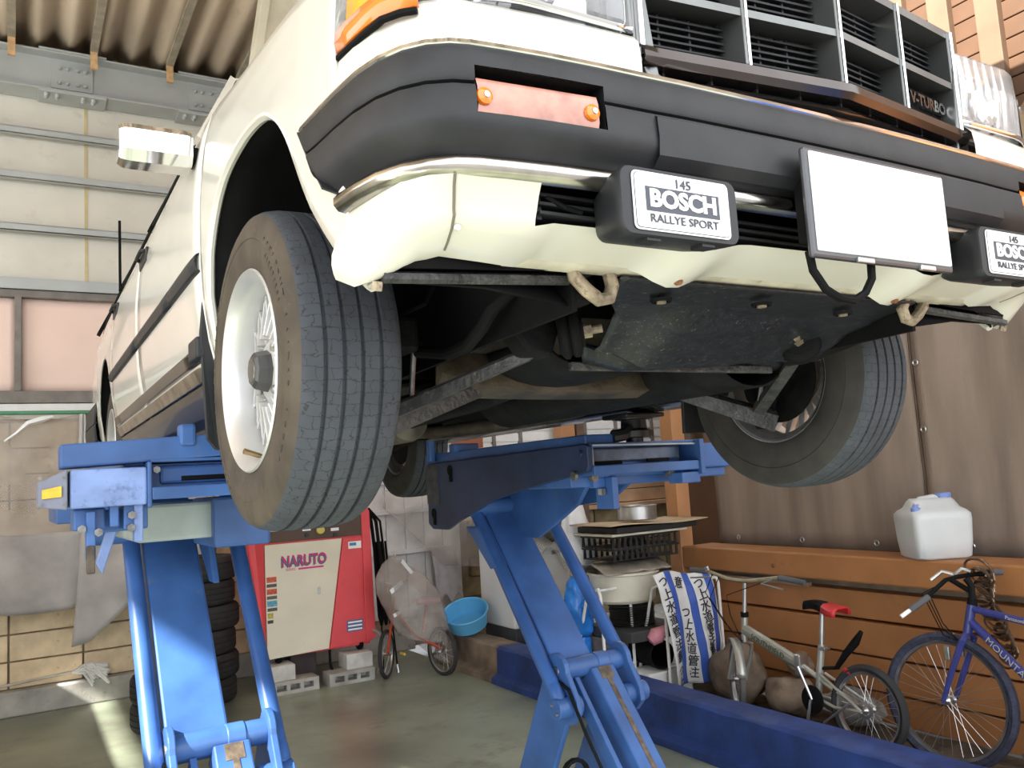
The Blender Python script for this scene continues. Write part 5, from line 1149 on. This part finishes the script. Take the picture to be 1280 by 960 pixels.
tag(MB().bb(2.44, 3.18, 3.40+DYS, 3.90+DYS, 1.175, 1.215).build('flat_crate', MBK, bevel=.006), 'flat black crate below the steel pot', 'crate')
tag(sheet('cardboard', lambda u, v: (2.36+.92*u, 3.38+DYS+.50*v, 1.224+.012*math.sin(u*5+1)+.01*u), 16, 4, mat('cardboard', (.52, .40, .26), .8, var=.1), solid=.006), 'warped sheet of brown cardboard under the steel pot', 'cardboard')
tag(MB().lathe([(0, .0), (.135, 0), (.145, .01), (.145, .10), (.152, .104), (.148, .108), (.139, .10), (.138, .012), (0, .012)], (2.80, 3.62+DYS, 1.245), (0, 0, 1), 40).build('steel_pot', STEEL, smooth=True, auto=40), 'shallow polished steel pot on top of the stacked trays', 'pot')
PB = thing('plastic_bag', 'white plastic carrier bag hanging left of the stacked trays', 'plastic bag', (2.55, 3.95, 1.0))
def pbag(u, v):
    a = 2*PI*u; r = ip(v, [0, .1, .3, .55, .8, 1], [.015, .06, .09, .12, .16, .10])*(1+.25*noise.noise(Vector((math.cos(a)*2, math.sin(a)*2, v*5))))
    return (2.45+.05*v+r*math.cos(a), 3.70+r*math.sin(a)*.6, 1.56-.66*v)
sheet('bag_film', pbag, 30, 26, mat('white bag film', (.80, .80, .82), .25, var=.06, alpha=.88, bump=.6, bscale=20), PB)
BB = thing('blue_bag', 'shiny blue plastic bag stuffed beside the white chair frame', 'plastic bag', (2.42, 3.75, .3))
def bbag(u, v):
    a = 2*PI*u; r = ip(v, [0, .12, .5, .9, 1], [.03, .10, .13, .12, .06])*(1+.25*noise.noise(Vector((math.cos(a)*2, math.sin(a)*2, v*4+3))))
    return (2.36+.05*v+r*math.cos(a)*.8, 3.60+r*math.sin(a)*.7, .86-.44*v)
sheet('bag_film', bbag, 30, 22, mat('blue bag film', (.03, .22, .72), .22, var=.2, scale=7, bump=.7, bscale=18), BB)
MB().bb(2.36, 2.46, 3.55, 3.72, .03, .43).build('bag_lower', mat('blue bag film', (.03, .22, .72), .22), BB, bevel=.03)
p0 = None
for i in range(9):
    z = .505+i*.016
    if p0 is None: p0 = MB().lathe([(0, 0), (.10, 0), (.165, .010), (.168, .013), (.10, .005), (0, .005)], (0,0,0), (0,0,1), 32).build('dark_plate', mat('dark plates', (.06, .062, .06), .4, var=.15), smooth=True); o = p0
    else: o = copy_tree(p0)
    o.location = (2.68+.004*math.sin(i*2), 3.62+DYS, z); tag(o, 'dark round plate under the cream tub, %s' % ('lowest of its stack', 'second from the bottom', 'third from the bottom', 'fourth from the bottom', 'middle of its stack', 'fourth from the top', 'third from the top', 'second from the top', 'topmost of its stack')[i], 'plate', 'stacked dark plates')
tag(MB().bb(2.46, 2.98, 3.36+DYS, 3.90+DYS, .425, .50).build('low_crate', mat('dark grey crate', (.05, .05, .052), .6, var=.2), bevel=.008), 'dark crate under the stack of round plates', 'crate')
tag(MB().lathe([(.088, 0), (.10, 0), (.10, .3), (.088, .3), (.088, 0)], (2.70, 3.30+DYS+.04, .32), (.15, 1, 0), 28).build('black_pipe', BLACK, smooth=True, auto=40), 'short wide black pipe lying under the plates', 'pipe')
tag(MB().lathe([(0, -.07), (.04, -.06), (.06, 0), (.03, .06), (.012, .10)], (2.66, 3.33+DYS, .46), (.5, -.2, .4), 14).build('pink_toy', mat('pink toy', (.62, .25, .30), .5, var=.15), smooth=True), 'small pink rubber toy beside the black pipe', 'toy')
tag(MB().bb(2.55, 2.95, 3.05, 3.30, .04, .21).build('foam_box', mat('white foam', (.85, .86, .85), .7, var=.03), bevel=.01), 'white foam box on the soil under the printed sheet', 'box')
tag(MB().bb(2.46, 2.98, 3.38, 3.60, .04, .42).build('storage_crate', mat('brown grey crate', (.16, .14, .12), .7, var=.2), bevel=.01), 'brown grey storage crate low behind the foam box', 'crate')
# ================================================================== bicycles
def V3(x0, lean):
    return lambda y, z, o=0: Vector((x0+lean*z+o, y, z))
SIL = mat('silver bike paint', (.46, .46, .42), .38, .6, var=.12, scale=10); GRIP = mat('grey grip', (.10, .10, .11), .7, var=.1)
B1 = thing('folding_bicycle', 'small silver folding bicycle with a red and black saddle', 'bicycle', (2.75, 1.9, .03))
P = V3(2.72, .09); ax1 = Vector((1, 0, -.09))
rw = wheel_simple(P(1.44, .262), ax1, .235, B1, TY2, 28, .023, 'rear_wheel')
MB().lathe([(.03, .028), (.045, .03), (.045, .033), (.03, .034)], P(1.44, .262), -ax1, 20).build('sprocket', STEEL, rw)
fx = Vector((.80, -.6, -.06)); fc = P(2.40, .262)
fw = wheel_simple(fc, fx, .235, B1, mat('dusty tyre', (.11, .105, .10), .8, var=.2), 20, .022, 'front_wheel')
hd0 = P(2.33, .50); hd1 = P(2.325, .66)
MB().cyl(hd0, hd1, .021, n=14).build('head_tube', SIL, B1, smooth=True)
fr_ = fx.normalized(); FK = MB()
for s in (-1, 1): FK.tube([hd0+Vector((0,0,.0)), hd0+fr_*s*.045+Vector((0, .005, -.01)), hd0.lerp(fc, .35)+fr_*s*.055, fc+fr_*s*.052], .012, 8)
FK.build('fork', SIL, B1, smooth=True)
MG = MB(); MG.rows([[fc+Vector((0, 0, 1))*(.25*math.sin(a))+Vector((-fr_.y, fr_.x, 0))*(.25*math.cos(a))+fr_*w for w in (-.028, 0, .028)] for a in lin(.9, 2.9, 16)]); MG.build('mudguard', SIL, B1, smooth=True, solid=.003)
mid = P(1.80, .42); bb_ = P(1.77, .27)
MB().tube([P(2.325, .575), P(2.06, .485), P(1.90, .43)], [.033, .036, .034], 10).build('main_tube', SIL, B1, smooth=True)
mt_ = text_mesh('frame_lettering', 'SOUTHFIELD', .05, mat('dark green print', (.06, .09, .04), .5, var=0), frame(P(2.11, .505, -.038), P(1.9, .43)-P(2.325, .575), (0, 0, 1)), B1, .0006, sx=.95)
MB().bb(2.72, 2.80, 1.865, 1.905, .37, .49).build('frame_hinge', STEEL, B1, bevel=.008)
MB().tube([P(1.88, .425), P(1.70, .345), P(1.50, .27), P(1.44, .262)], .016, 8).build('rear_tube', SIL, B1, smooth=True)
for s in (-1, 1): MB().tube([P(1.77, .27, s*.02), P(1.62, .25, s*.05), P(1.44, .262, s*.06)], .009, 8).build('chain_stay', SIL, B1, smooth=True); MB().tube([P(1.735, .40, s*.02), P(1.44, .262, s*.06)], .008, 8).build('seat_stay', SIL, B1, smooth=True)
MB().cyl(P(1.775, .23), P(1.735, .56), .02, n=14).build('seat_tube', SIL, B1, smooth=True); MB().cyl(P(1.735, .55), P(1.722, .745), .0145, n=12).build('seat_post', STEEL, B1, smooth=True)
MB().bb(P(1.74, .55).x-.03, P(1.74, .55).x+.02, 1.69, 1.73, .535, .555).build('seat_clamp', STEEL, B1, bevel=.004)
def saddle(P, y, z, parent, m1, m2, L=.26):
    R = []
    for i in range(13):
        t = i/12; yy = y+L*.55-L*t; w = ip(t, [0, .3, .6, .85, 1], [.018, .024, .05, .075, .065]); zz = z+.012*math.sin(t*5)
        R.append([P(yy, zz-.03, -w), P(yy, zz, -w*.95), P(yy, zz+.014, -w*.5), P(yy, zz+.012, 0), P(yy, zz+.014, w*.5), P(yy, zz, w*.95), P(yy, zz-.03, w)])
    S = MB().rows(R[:8]).build('saddle', m1, parent, smooth=True, solid=.01); MB().rows(R[7:]).build('saddle_rear', m2, S, smooth=True, solid=.012)
saddle(P, 1.70, .775, B1, BLACK, mat('red vinyl', (.55, .03, .035), .4, var=.06))
st = P(2.31, .88); MB().cyl(hd1, P(2.315, .86), .0145, n=12).build('stem', STEEL, B1, smooth=True); MB().cyl(hd1+Vector((0,0,-.01)), hd1+Vector((0,0,.02)), .025, n=14).build('headset', BLACK, B1, smooth=True)
hb = [P(2.62, .935, -.12), P(2.52, .925, -.10), P(2.42, .885, -.05), P(2.31, .87, 0), P(2.20, .885, .03), P(2.10, .90, .07), P(1.96, .885, .10)]
HB = MB().tube(hb, .012, 10).build('handlebar', mat('tarnished bar', (.45, .40, .30), .35, .8, var=.2), B1, smooth=True)
MB().tube([P(2.67, .935, -.13), P(2.55, .929, -.106)], .018, 10).build('grip', GRIP, HB, smooth=True); MB().tube([P(2.10, .90, .07), P(1.93, .878, .105)], .018, 10).build('grip', GRIP, HB, smooth=True)
for a, b, c in (((2.53, .925, -.10), (2.46, .905, -.16), (2.60, .895, -.20)), ((2.12, .90, .06), (2.18, .865, .0), (2.02, .84, .02))): MB().tube([P(*a), P(*b), P(*c)], .006, 6).build('brake_lever', STEEL, HB, smooth=True)
for i, (a, b) in enumerate((((2.50, .92, -.1), (2.44, .62, -.07)), ((2.46, .90, -.08), (2.40, .58, -.06)), ((2.16, .88, .03), (2.40, .66, -.05)))): MB().tube([P(*a), P((a[0]+b[0])/2+.10, (a[1]+b[1])/2+.02, -.10), P(*b), P(2.32, .50, -.03)], .003, 5).build('cable', BLACK, B1, smooth=True)
CR = MB().lathe([(0, -.008), (.075, -.004), (.078, 0), (.075, .004), (0, .008)], P(1.775, .262, -.045), ax1, 28).build('chain_ring', BLACK, B1)
MB().tube([P(1.775, .262, -.06), P(1.80, .10, -.075)], .009, 6).build('crank', STEEL, CR); MB().tube([P(1.775, .262, -.05), P(1.86, .43, -.06)], .009, 6).build('crank', STEEL, CR); MB().box(P(1.80, .095, -.11), (.07, .09, .025)).build('pedal', GRIP, CR, bevel=.005)
MB().tube([P(1.50, .30, -.07), P(1.66, .17, -.09), P(1.70, .05, -.11)], .007, 6).build('kick_stand', STEEL, B1)
RS = MB().tube([P(1.66, .44, .03), P(1.60, .52, .03), P(1.52, .60, .02), P(1.48, .66, .02)], [.014, .02, .024, .012], 8).build('rear_guard', BLACK, B1, smooth=True)
MB().tube([P(1.735, .43, .0), P(1.66, .44, .03)], .01, 8).build('guard_stay', BLACK, B1, smooth=True); MB().bb(2.74, 2.78, 1.54, 1.58, .43, .46).build('red_reflector', mat('red reflector', (.5, .02, .03), .3), B1, bevel=.006)
# blue mountain bicycle
NAVY = mat('navy bike paint', (.035, .045, .20), .32, var=.1, coat=.4)
B2 = thing('mountain_bicycle', 'dark blue mountain bicycle with silver frame lettering against the brown planks', 'bicycle', (2.9, .55, .03))
P = V3(2.86, .11); ax2 = Vector((1, .10, -.11)); TY3 = mat('bluish knobbly tyre', (.045, .05, .085), .8, var=.25, scale=30, bump=.8, bscale=120)
DR = mat('dull dark rim', (.16, .16, .17), .4, .6, var=.2)
wheel_simple(P(1.07, .355), ax2, .335, B2, TY3, 32, .026, 'front_wheel', DR); wheel_simple(P(.02, .355), Vector((1, 0, -.11)), .335, B2, TY3, 32, .026, 'rear_wheel', DR)
ht0, ht1 = P(.955, .70), P(.925, .84)
FK = MB()
for s in (-1, 1): FK.tube([ht0, ht0+Vector((s*.05, 0, -.03)), P(1.01, .52, s*.058), P(1.07, .355, s*.055)], [.017, .017, .015, .011], 8)
FK.build('fork', NAVY, B2, smooth=True)
MB().cyl(ht0, ht1, .022, n=14).build('head_tube', NAVY, B2, smooth=True); MB().cyl(ht1, ht1+Vector((.004, -.006, .03)), .024, n=14).build('headset', BLACK, B2)
bbp = P(.44, .32); stp = P(.34, .78)
MB().tube([P(.94, .76), P(.44, .33)], .021, 10).build('down_tube', NAVY, B2, smooth=True); MB().tube([P(.925, .82), P(.34, .74)], .018, 10).build('top_tube', NAVY, B2, smooth=True); MB().tube([bbp, stp], .017, 10).build('seat_tube', NAVY, B2, smooth=True)
for s in (-1, 1): MB().tube([P(.44, .32, s*.03), P(.02, .355, s*.07)], .010, 8).build('chain_stay', NAVY, B2, smooth=True); MB().tube([P(.345, .75, s*.02), P(.02, .355, s*.07)], .009, 8).build('seat_stay', NAVY, B2, smooth=True)
text_mesh('frame_lettering', 'MOUNTAIN', .048, mat('silver print', (.62, .60, .56), .4, .4, var=0), frame(P(.74, .595, -.024), P(.44, .33)-P(.94, .76), (0, .3, 1)), B2, .0008, sx=1.1); text_mesh('frame_lettering', 'Panasonic', .026, mat('silver print', (.62, .60, .56), .4), frame(P(.70, .792, -.020), P(.34, .74)-P(.925, .82), (0, 0, 1)), B2, .0008)
MB().cyl(stp, P(.31, .93), .0135, n=12).build('seat_post', STEEL, B2, smooth=True); saddle(P, .29, .95, B2, BLACK, BLACK)
MB().tube([ht1+Vector((0, -.004, .02)), P(.92, .93), P(.945, .965)], [.016, .016, .018], 10).build('stem', BLACK, B2, smooth=True); MB().tube([P(.92, .90), P(.98, .93), P(1.03, .955)], .014, 8).build('stem_arm', BLACK, B2, smooth=True)
HB = MB().tube([P(1.12, .83, -.20), P(1.08, .885, -.12), P(1.04, .955, -.03), P(1.02, .965, .03), P(.95, .975, .20), P(.93, .97, .27)], .0115, 10).build('handlebar', BLACK, B2, smooth=True)
MB().tube([P(1.125, .82, -.21), P(1.075, .88, -.125)], .017, 10).build('grip', GRIP, HB, smooth=True); MB().tube([P(1.15, .79, -.25), P(1.125, .82, -.21)], .011, 10).build('bar_end', PLATE, HB, smooth=True); MB().tube([P(.95, .975, .20), P(.925, .97, .28)], .017, 10).build('grip', GRIP, HB, smooth=True)
for a, b in (((1.0, .985, -.02), (1.10, .955, -.06)), ((.97, .99, .08), (1.04, .965, .02))): MB().tube([P(*a), P((a[0]+b[0])/2, a[1]+.015, a[2]-.02), P(*b)], .009, 6).build('brake_lever', STEEL, HB, smooth=True)
for k in range(3): MB().tube([P(1.03, .965, -.02+.02*k), P(1.12+.02*k, .88, -.05), P(1.06, .74-.03*k, -.04), P(.985, .66, -.03)], .003, 5).build('cable', BLACK, B2, smooth=True)
for s in (-1, 1): MB().box(P(1.03, .60, s*.06), (.02, .03, .07)).build('brake_arm', STEEL, B2, bevel=.005)
MB().tube([P(1.03, .66, -.02), P(1.03, .685, 0), P(1.03, .66, .02)], .006, 6).build('brake_bridge', STEEL, B2)
CR = MB().lathe([(0, -.008), (.085, -.004), (.09, 0), (.085, .004), (0, .008)], P(.44, .32, -.06), ax2, 28).build('chain_ring', BLACK, B2); MB().tube([P(.44, .32, -.075), P(.58, .23, -.085)], .010, 6).build('crank', STEEL, CR); MB().box(P(.58, .23, -.13), (.08, .09, .025)).build('pedal', GRIP, CR, bevel=.005)
# springy metal coils hung on the handlebar
CO = MB()
rg = random.Random(9)
COP = thing('metal_coil', 'tangle of brown springy metal coil hanging beside the blue bicycle', 'coil', (3.1, .9, .3))
path = [(.96, 1.0), (.93, .93), (.96, .85), (.91, .78), (.88, .70), (.85, .62), (.86, .54)]
for s_, (r0, tw, n) in enumerate(((.085, 3.2, 2), (.07, 2.6, 2.2), (.05, 2.2, 4))):
    pts = []
    for i in range(150):
        t = i/149; k = min(int(t*5.999), 5); f_ = t*6-k
        y = path[k][0]+(path[k+1][0]-path[k][0])*f_; z = path[k][1]+(path[k+1][1]-path[k][1])*f_
        a = i*.42+s_*2; r = r0*(1.15-.35*t)*(1+.3*math.sin(i*.17+s_))
        pts.append((3.085+r*.6*math.cos(a)+.015*s_, y+r*math.cos(a), z+r*.55*math.sin(a)))
    MB().tube(pts, .0065, 6).build('coil', mat('brown bronze wire', (.22, .155, .105), .28, .75, var=.2, scale=20), COP, smooth=True)
# rocks and rags by the planks
def rock(c, r, seed, label, m):
    bm = bmesh.new(); bmesh.ops.create_icosphere(bm, subdivisions=3, radius=1)
    for v in bm.verts:
        n = noise.noise(v.co*1.4+Vector((seed, 0, 0)))*.35+noise.noise(v.co*4+Vector((seed, 3, 0)))*.08
        v.co = Vector((v.co.x*r[0], v.co.y*r[1], v.co.z*r[2]))*(1+n)+Vector(c)
    me = bpy.data.meshes.new('rock'); bm.to_mesh(me); bm.free(); me.materials.append(m); me.shade_smooth()
    o = bpy.data.objects.new('rock', me); COL.objects.link(o); return tag(o, label, 'rock', 'rocks by the planks')
RK = mat('brown stone', (.24, .18, .13), .85, var=.35, scale=6, bump=.6, bscale=24); RK2 = mat('grey stone', (.22, .21, .20), .85, var=.25, scale=8, bump=.5, bscale=24)
rock((3.06, 2.70, .20), (.16, .20, .20), 1, 'large brown rock behind the small front wheel', RK); rock((3.10, 2.30, .12), (.15, .16, .13), 2, 'squat brown rock right of the small front wheel', RK)
rock((3.17, 1.88, .12), (.13, .2, .10), 3, 'flat grey rock under the red saddle', RK2); rock((3.16, 2.26, .31), (.08, .09, .07), 5, 'small brown stone on top of the rocks', RK)
# water jug on the beam
JG = thing('water_jug', 'translucent white water jug with blue caps on the brown beam', 'jug', (3.455, 1.42, 1.002), local=True, rot=(0, 0, -.55))
JM = mat('milky plastic', (.80, .83, .84), .3, var=.04, trans=.25, scale=5); JC = mat('blue cap', (.20, .28, .62), .4, var=.05)
def jring(w, d, r, z):
    pts = []
    for cx, cy, a0 in ((w/2-r, d/2-r, 0), (-w/2+r, d/2-r, PI/2), (-w/2+r, -d/2+r, PI), (w/2-r, -d/2+r, 1.5*PI)):
        for q in range(5): a = a0+PI/2*q/4; pts.append((cx+r*math.cos(a), cy+r*math.sin(a), z))
    return pts
R = [jring(.29, .26, .05, 0), jring(.315, .285, .045, .012), jring(.33, .30, .04, .10), jring(.345, .31, .04, .225), jring(.345, .31, .045, .255), jring(.32, .285, .06, .275), jring(.28, .22, .06, .292), jring(.26, .13, .05, .33), jring(.23, .10, .04, .345)]
j = MB().rows(R, closed=True); j.f.append(tuple(range(20))[::-1]); j.f.append(tuple(8*20+i for i in range(20)))
j.build('body', JM, JG, smooth=True, auto=50)
MB().lathe([(0, 0), (.042, 0), (.044, .01), (.044, .030), (.04, .034), (0, .034)], (.08, 0, .338), (0, 0, 1), 24).build('cap', JC, JG, smooth=True, auto=40)
MB().lathe([(0, 0), (.026, 0), (.027, .02), (.018, .026), (.012, .04), (0, .04)], (-.13, -.09, .275), (0, 0, 1), 18).build('tap_cap', JC, JG, smooth=True, auto=40); MB().tube([(-.14, -.095, .318), (-.12, -.085, .325), (-.105, -.08, .313)], .008, 6).build('tap', JM, JG)
MB().tube([(-.10, 0, .30), (-.06, 0, .335), (.02, 0, .345), (.06, 0, .33)], .022, 10).build('handle', JM, JG, smooth=True)
